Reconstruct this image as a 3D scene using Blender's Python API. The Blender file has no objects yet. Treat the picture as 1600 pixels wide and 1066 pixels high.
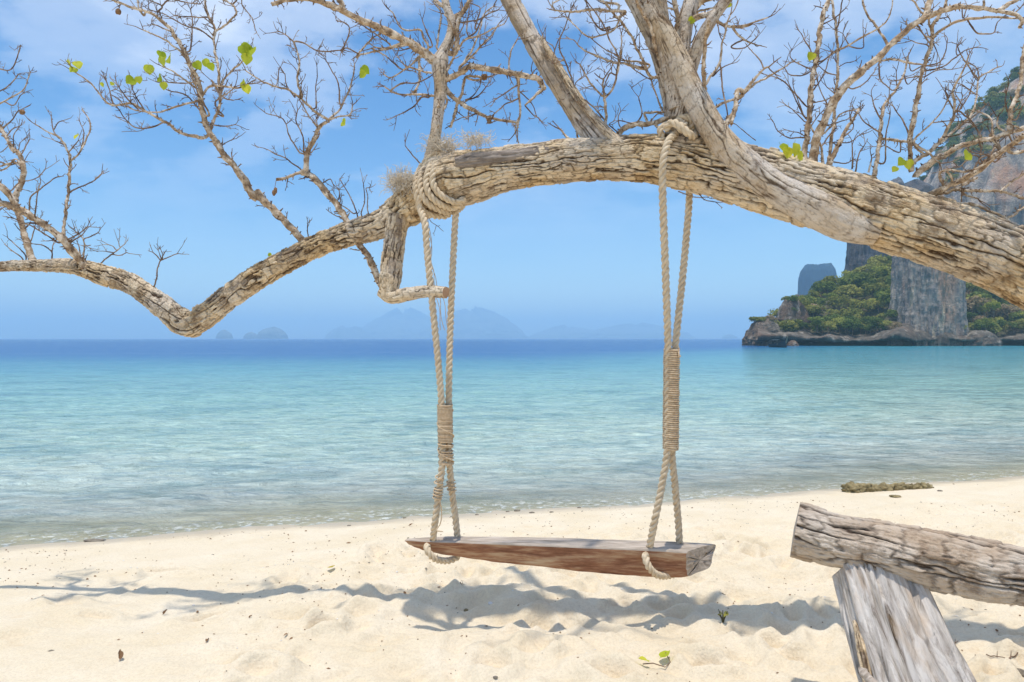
import bpy, math, random
import numpy as np

# ------------------------------------------------------------------ camera, world, sun, exposure
SC = bpy.context.scene
COL = SC.collection
EYE = 1.5            # camera height above the sand under it
FPX = 1067.0         # focal length in pixels of the 1600 px wide photograph
WATER = -0.30        # sea level
cam_d = bpy.data.cameras.new("camera")
cam_d.sensor_width = 36.0
cam_d.lens = FPX / 1600.0 * 36.0
cam_d.clip_start = 0.05
cam_d.clip_end = 40000.0
cam = bpy.data.objects.new("camera", cam_d)
cam.location = (0, 0, EYE)
cam.rotation_euler = (math.radians(90) - math.atan(4.0 / FPX), 0, 0)
COL.objects.link(cam)
SC.camera = cam

SUN_TO = np.array([-0.05, -0.125, 1.0])          # direction towards the midday sun
SUN_TO = SUN_TO / np.linalg.norm(SUN_TO)
SUN_EL = math.asin(SUN_TO[2])
SUN_ROT = math.atan2(SUN_TO[0], SUN_TO[1])

sun_d = bpy.data.lights.new("sun", 'SUN')
sun_d.energy = 2.4
sun_d.angle = math.radians(0.8)
sun_d.color = (1.0, 0.945, 0.855)
sun = bpy.data.objects.new("sun", sun_d)
COL.objects.link(sun)
from mathutils import Vector
sun.rotation_euler = Vector((-SUN_TO[0], -SUN_TO[1], -SUN_TO[2])).to_track_quat('-Z', 'Y').to_euler()
sun.location = (0, -5, 30)

world = bpy.data.worlds.new("World")
SC.world = world
world.use_nodes = True
wn = world.node_tree
wn.nodes.clear()


def N(nt, typ, **kw):
    n = nt.nodes.new(typ)
    for k, v in kw.items():
        setattr(n, k, v)
    return n


def L(nt, a, b):
    nt.links.new(a, b)


def math_node(nt, op, a, b=None, c=None, clamp=False):
    n = N(nt, 'ShaderNodeMath', operation=op)
    n.use_clamp = clamp
    for i, v in enumerate((a, b, c)):
        if v is None:
            continue
        if isinstance(v, (int, float)):
            n.inputs[i].default_value = v
        else:
            L(nt, v, n.inputs[i])
    return n.outputs[0]


def ramp(nt, fac, stops, interp='LINEAR'):
    n = N(nt, 'ShaderNodeValToRGB')
    cr = n.color_ramp
    cr.interpolation = interp
    while len(cr.elements) < len(stops):
        cr.elements.new(0.5)
    for e, (p, c) in zip(cr.elements, stops):
        e.position = p
        if isinstance(c, (int, float)):
            c = (c, c, c)
        e.color = (c[0], c[1], c[2], 1)
    if fac is not None:
        L(nt, fac, n.inputs[0])
    return n.outputs[0]


def mixc(nt, fac, a, b, blend='MIX'):
    n = N(nt, 'ShaderNodeMix', data_type='RGBA', blend_type=blend)
    n.clamp_result = False
    for sock, v in ((n.inputs[0], fac), (n.inputs[6], a), (n.inputs[7], b)):
        if isinstance(v, (int, float)):
            sock.default_value = v
        elif isinstance(v, tuple):
            sock.default_value = (v[0], v[1], v[2], 1)
        else:
            L(nt, v, sock)
    return n.outputs[2]


def noise(nt, vec, scale, detail=4, rough=0.55, dist=0.0, out='Fac'):
    n = N(nt, 'ShaderNodeTexNoise')
    n.inputs['Scale'].default_value = scale
    n.inputs['Detail'].default_value = detail
    n.inputs['Roughness'].default_value = rough
    n.inputs['Distortion'].default_value = dist
    if vec is not None:
        L(nt, vec, n.inputs['Vector'])
    return n.outputs[out]


def mapping(nt, vec, scale=(1, 1, 1), loc=(0, 0, 0), rot=(0, 0, 0)):
    n = N(nt, 'ShaderNodeMapping')
    n.inputs['Scale'].default_value = scale
    n.inputs['Location'].default_value = loc
    n.inputs['Rotation'].default_value = rot
    L(nt, vec, n.inputs['Vector'])
    return n.outputs[0]


# --- sky: Nishita daylight with soft fair-weather clouds
sky = N(wn, 'ShaderNodeTexSky', sky_type='NISHITA')
sky.sun_disc = False
sky.sun_elevation = SUN_EL
sky.sun_rotation = SUN_ROT
sky.air_density = 1.0
sky.dust_density = 0.3
sky.ozone_density = 2.0
SKY_STRENGTH = 0.106
HAZE = 0.00040
hsv = N(wn, 'ShaderNodeHueSaturation')
hsv.inputs['Hue'].default_value = 0.502
hsv.inputs['Saturation'].default_value = 1.32
hsv.inputs['Value'].default_value = 1.05
L(wn, sky.outputs[0], hsv.inputs['Color'])
tc = N(wn, 'ShaderNodeTexCoord')
sep = N(wn, 'ShaderNodeSeparateXYZ')
L(wn, tc.outputs['Generated'], sep.inputs[0])
zz = math_node(wn, 'MAXIMUM', sep.outputs[2], 0.0)
den = math_node(wn, 'ADD', zz, 0.22)
cx_ = math_node(wn, 'DIVIDE', sep.outputs[0], den)
cy_ = math_node(wn, 'DIVIDE', sep.outputs[1], den)
cmb = N(wn, 'ShaderNodeCombineXYZ')
L(wn, cx_, cmb.inputs[0]); L(wn, cy_, cmb.inputs[1])
cvec = mapping(wn, cmb.outputs[0], scale=(1.0, 1.15, 1), loc=(14.2826, 18.422, 0.0))
big = noise(wn, cvec, 1.05, detail=2, rough=0.5)
fine = noise(wn, cvec, 3.2, detail=9, rough=0.56, dist=0.15)
csum = math_node(wn, 'MULTIPLY_ADD', big, 0.55, math_node(wn, 'MULTIPLY', fine, 0.45))
cl = ramp(wn, csum, [(0.44, 0.0), (0.52, 0.32), (0.64, 0.66)], 'EASE')
lowfade = ramp(wn, zz, [(0.0, 0.0), (0.14, 0.06), (0.28, 0.55), (0.42, 1.0)])
cfac = math_node(wn, 'MULTIPLY', cl, lowfade)
skyc = mixc(wn, cfac, hsv.outputs[0], (8.6, 8.8, 9.1))
bg = N(wn, 'ShaderNodeBackground')
bg.inputs['Strength'].default_value = SKY_STRENGTH
L(wn, skyc, bg.inputs['Color'])
wo = N(wn, 'ShaderNodeOutputWorld')
L(wn, bg.outputs[0], wo.inputs['Surface'])

SC.view_settings.view_transform = 'Standard'
SC.view_settings.look = 'None'
SC.view_settings.exposure = 0.60
SC.view_settings.gamma = 1.0
SC.view_settings.use_curve_mapping = False
SC.render.engine = 'CYCLES'
SC.cycles.max_bounces = 8
SC.cycles.diffuse_bounces = 5
SC.cycles.transparent_max_bounces = 8
SC.cycles.volume_bounces = 2
SC.cycles.use_denoising = True
SC.cycles.sample_clamp_indirect = 6.0

# ------------------------------------------------------------------ numeric helpers
RNG = np.random.default_rng(7)
random.seed(7)


def W(px, py, d):
    """world point seen at photo pixel (px, py) at distance d along the view axis"""
    return np.array([(px - 800.0) / FPX * d, d, EYE - (py - 529.0) / FPX * d])


def _hash(ix, iy, iz, seed):
    h = (ix.astype(np.int64) * 374761393 + iy.astype(np.int64) * 668265263 + iz.astype(np.int64) * 2147483647 + seed * 1274126177) & 0xffffffff
    h = ((h ^ (h >> 13)) * 1274126177) & 0xffffffff
    h = ((h ^ (h >> 16)) * 2246822519) & 0xffffffff
    h = h ^ (h >> 15)
    return (h & 0xffffff).astype(np.float64) / float(0xffffff)


def vnoise(x, y, z=None, seed=0):
    """smooth value noise in -1..1"""
    x = np.asarray(x, float); y = np.asarray(y, float)
    z = np.zeros_like(x) if z is None else np.asarray(z, float)
    xi, yi, zi = np.floor(x), np.floor(y), np.floor(z)
    fx, fy, fz = x - xi, y - yi, z - zi
    fx = fx * fx * fx * (fx * (fx * 6 - 15) + 10)
    fy = fy * fy * fy * (fy * (fy * 6 - 15) + 10)
    fz = fz * fz * fz * (fz * (fz * 6 - 15) + 10)
    r = 0
    for dx in (0, 1):
        for dy in (0, 1):
            for dz in (0, 1):
                w = (fx if dx else 1 - fx) * (fy if dy else 1 - fy) * (fz if dz else 1 - fz)
                r = r + w * _hash(xi + dx, yi + dy, zi + dz, seed)
    return r * 2 - 1


def fbm(x, y, z=None, oct=4, seed=0, gain=0.5):
    a, s, t, f = 1.0, 0.0, 0.0, 1.0
    for i in range(oct):
        s = s + a * vnoise(np.asarray(x) * f + 17.3 * i, np.asarray(y) * f + 5.1 * i, None if z is None else np.asarray(z) * f + 9.7 * i, seed + i)
        t += a
        a *= gain
        f *= 2.03
    return s / t


def voronoi(u, v, nv, seed=0):
    """cell noise in (u, v), periodic in v with period nv; returns F1, F2 and a random value per cell"""
    ui, vi = np.floor(u), np.floor(v)
    f1 = np.full(u.shape, 9.0); f2 = np.full(u.shape, 9.0); cid = np.zeros(u.shape)
    for du in (-1, 0, 1):
        for dv in (-1, 0, 1):
            cu = ui + du
            cvv = vi + dv
            cw = np.mod(cvv, nv)
            zero = np.zeros_like(cu)
            pu = cu + 0.12 + 0.76 * _hash(cu, cw, zero, seed)
            pv = cvv + 0.12 + 0.76 * _hash(cu, cw, zero + 1, seed)
            d = np.hypot(pu - u, pv - v)
            new = d < f1
            f2 = np.where(new, f1, np.minimum(f2, d))
            cid = np.where(new, _hash(cu, cw, zero + 2, seed), cid)
            f1 = np.where(new, d, f1)
    return f1, f2, cid


def smooth(a, b, x):
    t = np.clip((x - a) / (b - a), 0, 1)
    return t * t * (3 - 2 * t)


def catmull(pts, n_per=8):
    """smooth polyline through rows of pts (any number of columns)"""
    P = np.asarray(pts, float)
    if len(P) < 3:
        t = np.linspace(0, 1, n_per + 1)[:, None]
        return P[0] * (1 - t) + P[-1] * t
    Q = np.vstack([2 * P[0] - P[1], P, 2 * P[-1] - P[-2]])
    out = []
    for i in range(1, len(Q) - 2):
        p0, p1, p2, p3 = Q[i - 1], Q[i], Q[i + 1], Q[i + 2]
        for t in np.linspace(0, 1, n_per, endpoint=False):
            out.append(0.5 * ((2 * p1) + (-p0 + p2) * t + (2 * p0 - 5 * p1 + 4 * p2 - p3) * t * t + (-p0 + 3 * p1 - 3 * p2 + p3) * t ** 3))
    out.append(P[-1])
    return np.array(out)


def resample(P, step):
    """resample rows (first three columns are position) to an even step; step may be a function of the row"""
    seg = np.linalg.norm(np.diff(P[:, :3], axis=0), axis=1)
    if callable(step):
        st = np.array([step(r) for r in P])
        w = seg / (0.5 * (st[1:] + st[:-1]))
    else:
        w = seg / step
    s = np.concatenate([[0], np.cumsum(w)])
    n = max(2, int(round(s[-1])) + 1)
    t = np.linspace(0, s[-1], n)
    return np.stack([np.interp(t, s, P[:, k]) for k in range(P.shape[1])], axis=1)


def frames(P):
    T = np.gradient(P, axis=0)
    T /= np.linalg.norm(T, axis=1)[:, None] + 1e-12
    Nn = np.zeros_like(P)
    ref = np.array([0, 0, 1.0]) if abs(T[0][2]) < 0.9 else np.array([0, -1.0, 0])
    n = ref - T[0] * ref.dot(T[0]); n /= np.linalg.norm(n)
    for i in range(len(P)):
        n = n - T[i] * n.dot(T[i])
        n /= np.linalg.norm(n) + 1e-12
        Nn[i] = n
    B = np.cross(T, Nn)
    return T, Nn, B


class MB:
    """collects vertices and faces for one mesh object"""
    def __init__(self):
        self.v = []; self.q = []; self.t = []; self.n = 0
        self.qm = []; self.tm = []
        self.attr = {}

    def add(self, v, q=None, t=None, mat=0, **attrs):
        v = np.asarray(v, float).reshape(-1, 3)
        self.v.append(v)
        if q is not None and len(q):
            q = np.asarray(q, np.int64).reshape(-1, 4)
            self.q.append(q + self.n)
            self.qm.append(np.full(len(q), mat) if np.isscalar(mat) else np.asarray(mat))
        if t is not None and len(t):
            t = np.asarray(t, np.int64).reshape(-1, 3)
            self.t.append(t + self.n)
            self.tm.append(np.full(len(t), mat if np.isscalar(mat) else 0))
        for k, a in attrs.items():
            self.attr.setdefault(k, []).append((self.n, np.asarray(a, float).ravel()))
        self.n += len(v)

    def mesh(self, name, mats, smooth_=True):
        me = bpy.data.meshes.new(name)
        v = np.vstack(self.v)
        q = np.vstack(self.q) if self.q else np.zeros((0, 4), np.int64)
        t = np.vstack(self.t) if self.t else np.zeros((0, 3), np.int64)
        me.vertices.add(len(v))
        me.vertices.foreach_set('co', v.astype(np.float32).ravel())
        nl = len(q) * 4 + len(t) * 3
        me.loops.add(nl)
        me.loops.foreach_set('vertex_index', np.concatenate([q.ravel(), t.ravel()]).astype(np.int32))
        nf = len(q) + len(t)
        me.polygons.add(nf)
        ls = np.concatenate([np.arange(len(q)) * 4, len(q) * 4 + np.arange(len(t)) * 3]).astype(np.int32)
        me.polygons.foreach_set('loop_start', ls)
        mi = np.concatenate([np.concatenate(self.qm) if self.qm else np.zeros(0), np.concatenate(self.tm) if self.tm else np.zeros(0)]).astype(np.int32)
        me.polygons.foreach_set('material_index', mi)
        me.polygons.foreach_set('use_smooth', np.full(nf, bool(smooth_)))
        for m in (mats if isinstance(mats, (list, tuple)) else [mats]):
            me.materials.append(m)
        for k, lst in self.attr.items():
            arr = np.zeros(len(v), np.float32)
            for off, a in lst:
                arr[off:off + len(a)] = a
            at = me.attributes.new(k, 'FLOAT', 'POINT')
            at.data.foreach_set('value', arr)
        me.update()
        me.validate()
        return me

    def build(self, name, mats, parent=None, smooth_=True, **props):
        o = bpy.data.objects.new(name, self.mesh(name, mats, smooth_))
        COL.objects.link(o)
        if parent is not None:
            o.parent = parent
            o.matrix_parent_inverse = parent.matrix_world.inverted() if False else o.matrix_parent_inverse
        for k, x in props.items():
            o[k] = x
        return o


def grid_faces(nu, nv, closed_v=True):
    i = np.arange(nu - 1)[:, None]
    j = np.arange(nv if closed_v else nv - 1)[None, :]
    j2 = (j + 1) % nv
    a = i * nv + j; b = i * nv + j2; c = (i + 1) * nv + j2; d = (i + 1) * nv + j
    return np.stack([a, b, c, d], axis=-1).reshape(-1, 4)


def cap_ring(mb, ring, centre, flip, mat=0, **attrs):
    n = len(ring)
    v = np.vstack([ring, centre[None]])
    j = np.arange(n)
    t = np.stack([j, (j + 1) % n, np.full(n, n)], axis=1)
    if flip:
        t = t[:, ::-1]
    mb.add(v, t=t, mat=mat, **{k: np.full(n + 1, a) for k, a in attrs.items()})


def add_tube(mb, P, R, sides=8, mat=0, caps=True, rough=0.0, seed=0):
    P = np.asarray(P, float); R = np.asarray(R, float)
    T, Nn, B = frames(P)
    th = np.linspace(0, 2 * np.pi, sides, endpoint=False)
    ring = Nn[:, None, :] * np.cos(th)[None, :, None] + B[:, None, :] * np.sin(th)[None, :, None]
    rr = R[:, None] * np.ones((1, sides))
    if rough:
        s = np.concatenate([[0], np.cumsum(np.linalg.norm(np.diff(P, axis=0), axis=1))])
        k = 1.0 / max(R.mean(), 1e-4)
        rr = rr * (1 + rough * vnoise(s[:, None] * k * 0.7 + 0 * th[None, :], np.cos(th)[None, :] * 1.3 + seed * 3.1 + 0 * s[:, None], np.sin(th)[None, :] * 1.3 + 0 * s[:, None], seed))
    V = P[:, None, :] + ring * rr[..., None]
    mb.add(V.reshape(-1, 3), q=grid_faces(len(P), sides), mat=mat)
    if caps:
        cap_ring(mb, V[0], P[0], False, mat)
        cap_ring(mb, V[-1], P[-1], True, mat)


def add_bark_tube(mb, P, R, sides, depth=0.06, ncell=24, aspect=2.4, seed=0, mat=0, cap_mat=0, cap0=True, cap1=True, lump=0.06, flat=None, fine=1.0, ragged=0.0, crackw=1.0):
    """limb with real fissured bark: plates separated by recessed cracks. depth is relative to the radius."""
    T, Nn, B = frames(P)
    s = np.concatenate([[0], np.cumsum(np.linalg.norm(np.diff(P, axis=0), axis=1))])
    cell = aspect * 2 * np.pi * R / ncell
    U = np.concatenate([[0], np.cumsum(np.diff(s) / (0.5 * (cell[1:] + cell[:-1])))])
    th = np.linspace(0, 2 * np.pi, sides, endpoint=False)
    u = U[:, None] + 0 * th[None, :]
    v = th[None, :] / (2 * np.pi) * ncell + 0 * U[:, None]
    cx, cz = np.cos(th)[None, :] + 0 * u, np.sin(th)[None, :] + 0 * u
    kc = ncell / 7.0
    w1 = fbm(u * 0.55, cx * kc, cz * kc, 3, seed + 11)
    w2 = fbm(u * 0.30 + 40, cx * 2, cz * 2, 2, seed + 12)
    w3 = fbm(u * 2.6, cx * kc * 2.5, cz * kc * 2.5, 3, seed + 13)
    vv = v + 1.5 * w2 + 1.0 * w1 + 0.28 * w3
    row = np.floor(vv); fv = vv - row
    rm = np.mod(row, ncell)
    zero = np.zeros_like(row)
    # long fissures between the rows, some of them closing up along the way
    open_lo = smooth(-0.28, 0.22, vnoise(u * 0.5, rm * 3.7, zero, seed + 31))
    open_hi = smooth(-0.28, 0.22, vnoise(u * 0.5, np.mod(rm + 1, ncell) * 3.7, zero, seed + 31))
    wid_lo = (0.10 + 0.12 * open_lo) * crackw; wid_hi = (0.10 + 0.12 * open_hi) * crackw
    cl_lo = (1 - smooth(0.0, 1.0, fv / wid_lo)) * (0.25 + 0.75 * open_lo)
    cl_hi = (1 - smooth(0.0, 1.0, (1 - fv) / wid_hi)) * (0.25 + 0.75 * open_hi)
    lcrack = np.maximum(cl_lo, cl_hi)
    # cross breaks that cut every row into plates
    uu = u + 13.7 * _hash(rm, zero, zero, seed + 2) + 0.22 * w3 + 0.25 * (fv - 0.5) * (_hash(rm, zero, zero + 3, seed) - 0.5)
    cu = np.floor(uu)
    p0 = cu + 0.15 + 0.7 * _hash(cu, rm, zero, seed + 4)
    pm = cu - 1 + 0.15 + 0.7 * _hash(cu - 1, rm, zero, seed + 4)
    pp = cu + 1 + 0.15 + 0.7 * _hash(cu + 1, rm, zero, seed + 4)
    dcross = np.minimum(np.abs(uu - p0), np.minimum(np.abs(uu - pm), np.abs(uu - pp)))
    pid = np.where(uu < p0, cu, cu + 1)
    cid = _hash(pid, rm, zero + 7, seed)
    cid2 = _hash(pid, rm, zero + 8, seed)
    xs_ = (0.35 + 0.65 * cid2) * (1 - smooth(0.0, crackw * 0.055 * aspect / 2.4 + 0.02, dcross))
    crack = np.maximum(lcrack, 0.62 * xs_)
    fine_l = 1 - smooth(0.0, 0.14, np.abs(fbm(u * 1.1, cx * ncell * 0.55, cz * ncell * 0.55, 3, seed + 21)))
    fn = fbm(u * 4, cx * ncell * 0.9, cz * ncell * 0.9, 3, seed + 8)
    lumpy = fbm(u * 0.16, cx * 1.1, cz * 1.1, 3, seed + 9)
    tilt = (fv - 0.5) * (cid - 0.5) * 0.9
    disp = -crack * 1.0 + (1 - crack) * (0.75 * (cid2 - 0.5) + tilt - 0.20 * fine_l + ragged * np.maximum(0, cid - 0.68) * 5) + 0.26 * fn * fine
    ridge = 0.35 * fine_l
    rr = R[:, None] * (1 + lump * lumpy + depth * disp)
    ring = Nn[:, None, :] * np.cos(th)[None, :, None] + B[:, None, :] * np.sin(th)[None, :, None]
    off = ring * rr[..., None]
    if flat is not None:      # flatten / widen along a fixed direction
        dvec, k = flat
        comp = off @ dvec
        off = off + comp[..., None] * dvec * (k - 1)
    V = P[:, None, :] + off
    tone = np.clip(0.5 + 0.5 * (cid - 0.5) + 0.25 * fn + 0.35 * lumpy, 0, 1)
    crack_shade = np.clip(crack ** 0.8 + ridge * 0.4, 0, 1)
    mb.add(V.reshape(-1, 3), q=grid_faces(len(P), sides), mat=mat, tone=tone, crack=crack_shade)
    if cap0:
        cap_ring(mb, V[0], P[0] - T[0] * R[0] * 0.05, False, cap_mat, tone=0.5)
    if cap1:
        cap_ring(mb, V[-1], P[-1] + T[-1] * R[-1] * 0.05, True, cap_mat, tone=0.5)
    return V


def empty(name, loc, **props):
    o = bpy.data.objects.new(name, None)
    o.empty_display_size = 0.1
    o.location = loc
    COL.objects.link(o)
    for k, x in props.items():
        o[k] = x
    return o


def hang(o, root):
    """parent o (built in world coordinates) to root (unrotated, unscaled)"""
    o.parent = root
    return o


def rel(root):
    return np.array(root.location)


# ------------------------------------------------------------------ materials
def new_mat(name):
    m = bpy.data.materials.new(name)
    m.use_nodes = True
    nt = m.node_tree
    nt.nodes.clear()
    out = N(nt, 'ShaderNodeOutputMaterial')
    p = N(nt, 'ShaderNodeBsdfPrincipled')
    L(nt, p.outputs[0], out.inputs[0])
    p.inputs['Roughness'].default_value = 0.9
    p.inputs['Specular IOR Level'].default_value = 0.2
    return m, nt, p, out


def attr(nt, name):
    n = N(nt, 'ShaderNodeAttribute')
    n.attribute_name = name
    return n.outputs['Fac']


def obj_vec(nt):
    return N(nt, 'ShaderNodeTexCoord').outputs['Object']


def bump(nt, p, h, strength, dist):
    b = N(nt, 'ShaderNodeBump')
    b.inputs['Strength'].default_value = strength
    b.inputs['Distance'].default_value = dist
    L(nt, h, b.inputs['Height'])
    L(nt, b.outputs[0], p.inputs['Normal'])


def bark_material(name, stops, inner, grey, grey_amt=0.55, speck=True):
    m, nt, p, out = new_mat(name)
    v = obj_vec(nt)
    tone = attr(nt, 'tone')
    n1 = noise(nt, v, 7.0, 5, 0.6)
    n2 = noise(nt, v, 60.0, 4, 0.65)
    t = math_node(nt, 'MULTIPLY_ADD', tone, 0.5, math_node(nt, 'MULTIPLY_ADD', n1, 0.35, math_node(nt, 'MULTIPLY', n2, 0.25)))
    c = ramp(nt, t, stops)
    gm = ramp(nt, noise(nt, v, 3.3, 6, 0.62), [(0.42, 0.0), (0.62, grey_amt)])
    c = mixc(nt, gm, c, grey)
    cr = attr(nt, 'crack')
    c = mixc(nt, cr, c, inner)  # inner bark colour, pushed darker to paint shade into the cracks
    stn = ramp(nt, noise(nt, mapping(nt, v, loc=(4, 1, 7)), 5.0, 7, 0.68), [(0.54, 0.0), (0.64, 0.65)])
    c = mixc(nt, stn, c, (0.17, 0.105, 0.06))
    if speck:
        sp = ramp(nt, noise(nt, v, 130.0, 2, 0.5), [(0.64, 0.0), (0.72, 0.6)])
        c = mixc(nt, sp, c, (0.10, 0.075, 0.05))
    L(nt, c, p.inputs['Base Color'])
    bump(nt, p, n2, 0.9, 0.010)
    return m


M = {}
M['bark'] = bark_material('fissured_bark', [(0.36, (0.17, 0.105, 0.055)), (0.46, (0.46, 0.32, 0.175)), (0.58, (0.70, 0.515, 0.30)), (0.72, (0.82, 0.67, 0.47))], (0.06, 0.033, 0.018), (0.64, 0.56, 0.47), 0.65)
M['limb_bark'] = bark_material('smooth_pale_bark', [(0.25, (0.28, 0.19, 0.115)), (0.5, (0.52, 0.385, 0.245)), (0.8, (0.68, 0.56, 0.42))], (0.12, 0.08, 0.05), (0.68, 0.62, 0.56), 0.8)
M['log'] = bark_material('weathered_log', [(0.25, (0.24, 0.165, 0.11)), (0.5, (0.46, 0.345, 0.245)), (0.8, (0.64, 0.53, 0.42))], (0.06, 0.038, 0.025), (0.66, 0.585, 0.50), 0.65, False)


def branch_material():
    m, nt, p, out = new_mat('dry_branch')
    v = obj_vec(nt)
    n1 = noise(nt, v, 26.0, 4, 0.6)
    n2 = noise(nt, v, 110.0, 3, 0.6)
    c = ramp(nt, n1, [(0.3, (0.17, 0.105, 0.065)), (0.48, (0.42, 0.30, 0.19)), (0.64, (0.74, 0.64, 0.52))])
    c = mixc(nt, ramp(nt, n2, [(0.58, 0.0), (0.66, 0.85)]), c, (0.075, 0.05, 0.035))
    L(nt, c, p.inputs['Base Color'])
    bump(nt, p, n2, 0.8, 0.004)
    return m


def twig_material():
    m, nt, p, out = new_mat('dry_twig')
    v = obj_vec(nt)
    c = ramp(nt, noise(nt, v, 14.0, 3, 0.6), [(0.35, (0.10, 0.06, 0.04)), (0.52, (0.24, 0.16, 0.105)), (0.7, (0.46, 0.36, 0.27))])
    L(nt, c, p.inputs['Base Color'])
    return m


M['branch'] = branch_material()
M['twig'] = twig_material()


def leaf_material(name, c0, c1, trans):
    m, nt, p, out = new_mat(name)
    v = obj_vec(nt)
    oi = N(nt, 'ShaderNodeObjectInfo')
    n1 = noise(nt, v, 40.0, 3, 0.5)
    f = math_node(nt, 'MULTIPLY_ADD', n1, 0.6, math_node(nt, 'MULTIPLY', oi.outputs['Random'], 0.5))
    c = ramp(nt, f, [(0.25, c0), (0.8, c1)])
    L(nt, c, p.inputs['Base Color'])
    p.inputs['Roughness'].default_value = 0.5
    tr = N(nt, 'ShaderNodeBsdfTranslucent')
    L(nt, c, tr.inputs['Color'])
    mx = N(nt, 'ShaderNodeMixShader')
    mx.inputs[0].default_value = trans
    L(nt, p.outputs[0], mx.inputs[1]); L(nt, tr.outputs[0], mx.inputs[2])
    L(nt, mx.outputs[0], out.inputs[0])
    return m


M['leaf'] = leaf_material('young_leaf', (0.40, 0.50, 0.03), (0.74, 0.72, 0.08), 0.5)


def plain(name, c0, c1, scale=30.0, rough=0.9, spec=0.2, bmp=0.0, bdist=0.003, stretch=(1, 1, 1)):
    m, nt, p, out = new_mat(name)
    v = mapping(nt, obj_vec(nt), scale=stretch)
    n1 = noise(nt, v, scale, 5, 0.6)
    L(nt, ramp(nt, n1, [(0.32, c0), (0.68, c1)]), p.inputs['Base Color'])
    p.inputs['Roughness'].default_value = rough
    p.inputs['Specular IOR Level'].default_value = spec
    if bmp:
        bump(nt, p, n1, bmp, bdist)
    return m


M['rope'] = plain('cotton_rope', (0.52, 0.40, 0.26), (0.72, 0.60, 0.44), 35, bmp=0.4)
M['cord'] = plain('jute_cord', (0.46, 0.32, 0.19), (0.68, 0.53, 0.36), 60, bmp=0.4)
M['fibre'] = plain('frayed_fibre', (0.55, 0.46, 0.34), (0.74, 0.67, 0.56), 20)
M['dead_wood'] = plain('dead_wood', (0.11, 0.085, 0.07), (0.38, 0.32, 0.27), 9, bmp=0.6, bdist=0.01, stretch=(1, 4, 4))
M['cut_wood'] = plain('cut_wood', (0.36, 0.19, 0.10), (0.52, 0.33, 0.21), 14, bmp=0.3)
M['dry_leaf'] = plain('dry_leaf', (0.15, 0.08, 0.04), (0.32, 0.19, 0.10), 60)
M['shell'] = plain('shell', (0.6, 0.55, 0.5), (0.8, 0.78, 0.75), 60)
M['pebble'] = plain('pebble', (0.12, 0.10, 0.08), (0.30, 0.26, 0.20), 50, bmp=0.4)
M['coral'] = plain('coral_rock', (0.13, 0.10, 0.045), (0.40, 0.32, 0.17), 14, bmp=1.0, bdist=0.03)
M['boat'] = plain('boat_paint', (0.02, 0.04, 0.05), (0.05, 0.07, 0.08), 3)
M['boat_trim'] = plain('boat_trim', (0.25, 0.22, 0.16), (0.4, 0.35, 0.25), 3)

# ------------------------------------------------------------------ the beach
def shore_s(x, y):
    """distance to the waterline, positive on land"""
    return ((x + 4.4) * 3.0 - (y - 5.9) * 11.1) / 11.5


DENTS = []
_r = np.random.default_rng(21)
for i in range(430):
    x0 = _r.uniform(-4.2, 4.2); y0 = _r.uniform(1.7, 5.4)
    if shore_s(x0, y0) < 1.3 + 0.5 * _r.random():
        continue
    if x0 < -1.2 and _r.random() < 0.72:
        continue
    a = _r.uniform(0, np.pi)
    DENTS.append((x0, y0, a, _r.uniform(0.06, 0.13), _r.uniform(0.04, 0.07), _r.uniform(0.018, 0.050)))


def sand_z(x, y):
    x = np.asarray(x, float); y = np.asarray(y, float)
    s = shore_s(x, y) + 0.16 * fbm(x * 0.8, y * 0.8, None, 3, 5) + 0.03 * vnoise(x * 6, y * 6, None, 6)
    z = np.where(s > 0, 0.42 * (1 - np.exp(-np.maximum(s, 0) / 2.6)), s * 0.075)
    z = WATER + np.maximum(z, -1.9)
    land = smooth(0.5, 2.2, s) * smooth(-18, -6, -np.hypot(x, y - 3))
    mid = smooth(-2.2, -0.6, x) * 0.72 + 0.28
    z = z + land * mid * (0.046 * fbm(x * 1.6, y * 2.3, None, 3, 31) + 0.044 * fbm(x * 4.6, y * 7.5, None, 3, 32) + 0.014 * fbm(x * 12, y * 18, None, 2, 35) - 0.036 * np.abs(fbm(x * 4.2, y * 8.0, None, 2, 33)))
    # scuffed hollow under the swing seat, with a bank behind
    hx, hy = (x - 0.08 + 0.1 * vnoise(x * 2, y * 2, None, 8)), (y - 3.66)
    z = z - 0.055 * np.exp(-(hx / 0.75) ** 4 - (hy / 0.17) ** 2) * land
    z = z + 0.030 * np.exp(-((x + 0.25) / 0.5) ** 2 - ((y - 4.02) / 0.12) ** 2) * land
    z = z + 0.024 * np.exp(-((x - 0.05) / 0.9) ** 2 - ((y - 3.33 + 0.05 * np.sin(x * 9)) / 0.10) ** 2) * land
    for (x0, y0, a, la, lb, dp) in DENTS:
        near = (np.abs(x - x0) < 0.4) & (np.abs(y - y0) < 0.4)
        if not near.any():
            continue
        xx, yy = x[near] - x0, y[near] - y0
        p = (xx * math.cos(a) + yy * math.sin(a)) / la
        q = (-xx * math.sin(a) + yy * math.cos(a)) / lb
        r2 = p * p + q * q
        z[near] += dp * (-np.exp(-r2) + 0.65 * np.exp(-((np.sqrt(r2) - 1.55) / 0.55) ** 2))
    return z


def zs(x, y):
    return float(sand_z(np.array([float(x)]), np.array([float(y)]))[0])


def grow(fine_a, fine_b, step, far_a, far_b, rate=1.25):
    c = list(np.arange(fine_a, fine_b + 1e-6, step))
    d = step; x = c[-1]; up = []
    while x < far_b:
        d *= rate; x += d; up.append(x)
    d = step; x = c[0]; dn = []
    while x > far_a:
        d *= rate; x -= d; dn.append(x)
    return np.array(dn[::-1] + c + up)


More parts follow.
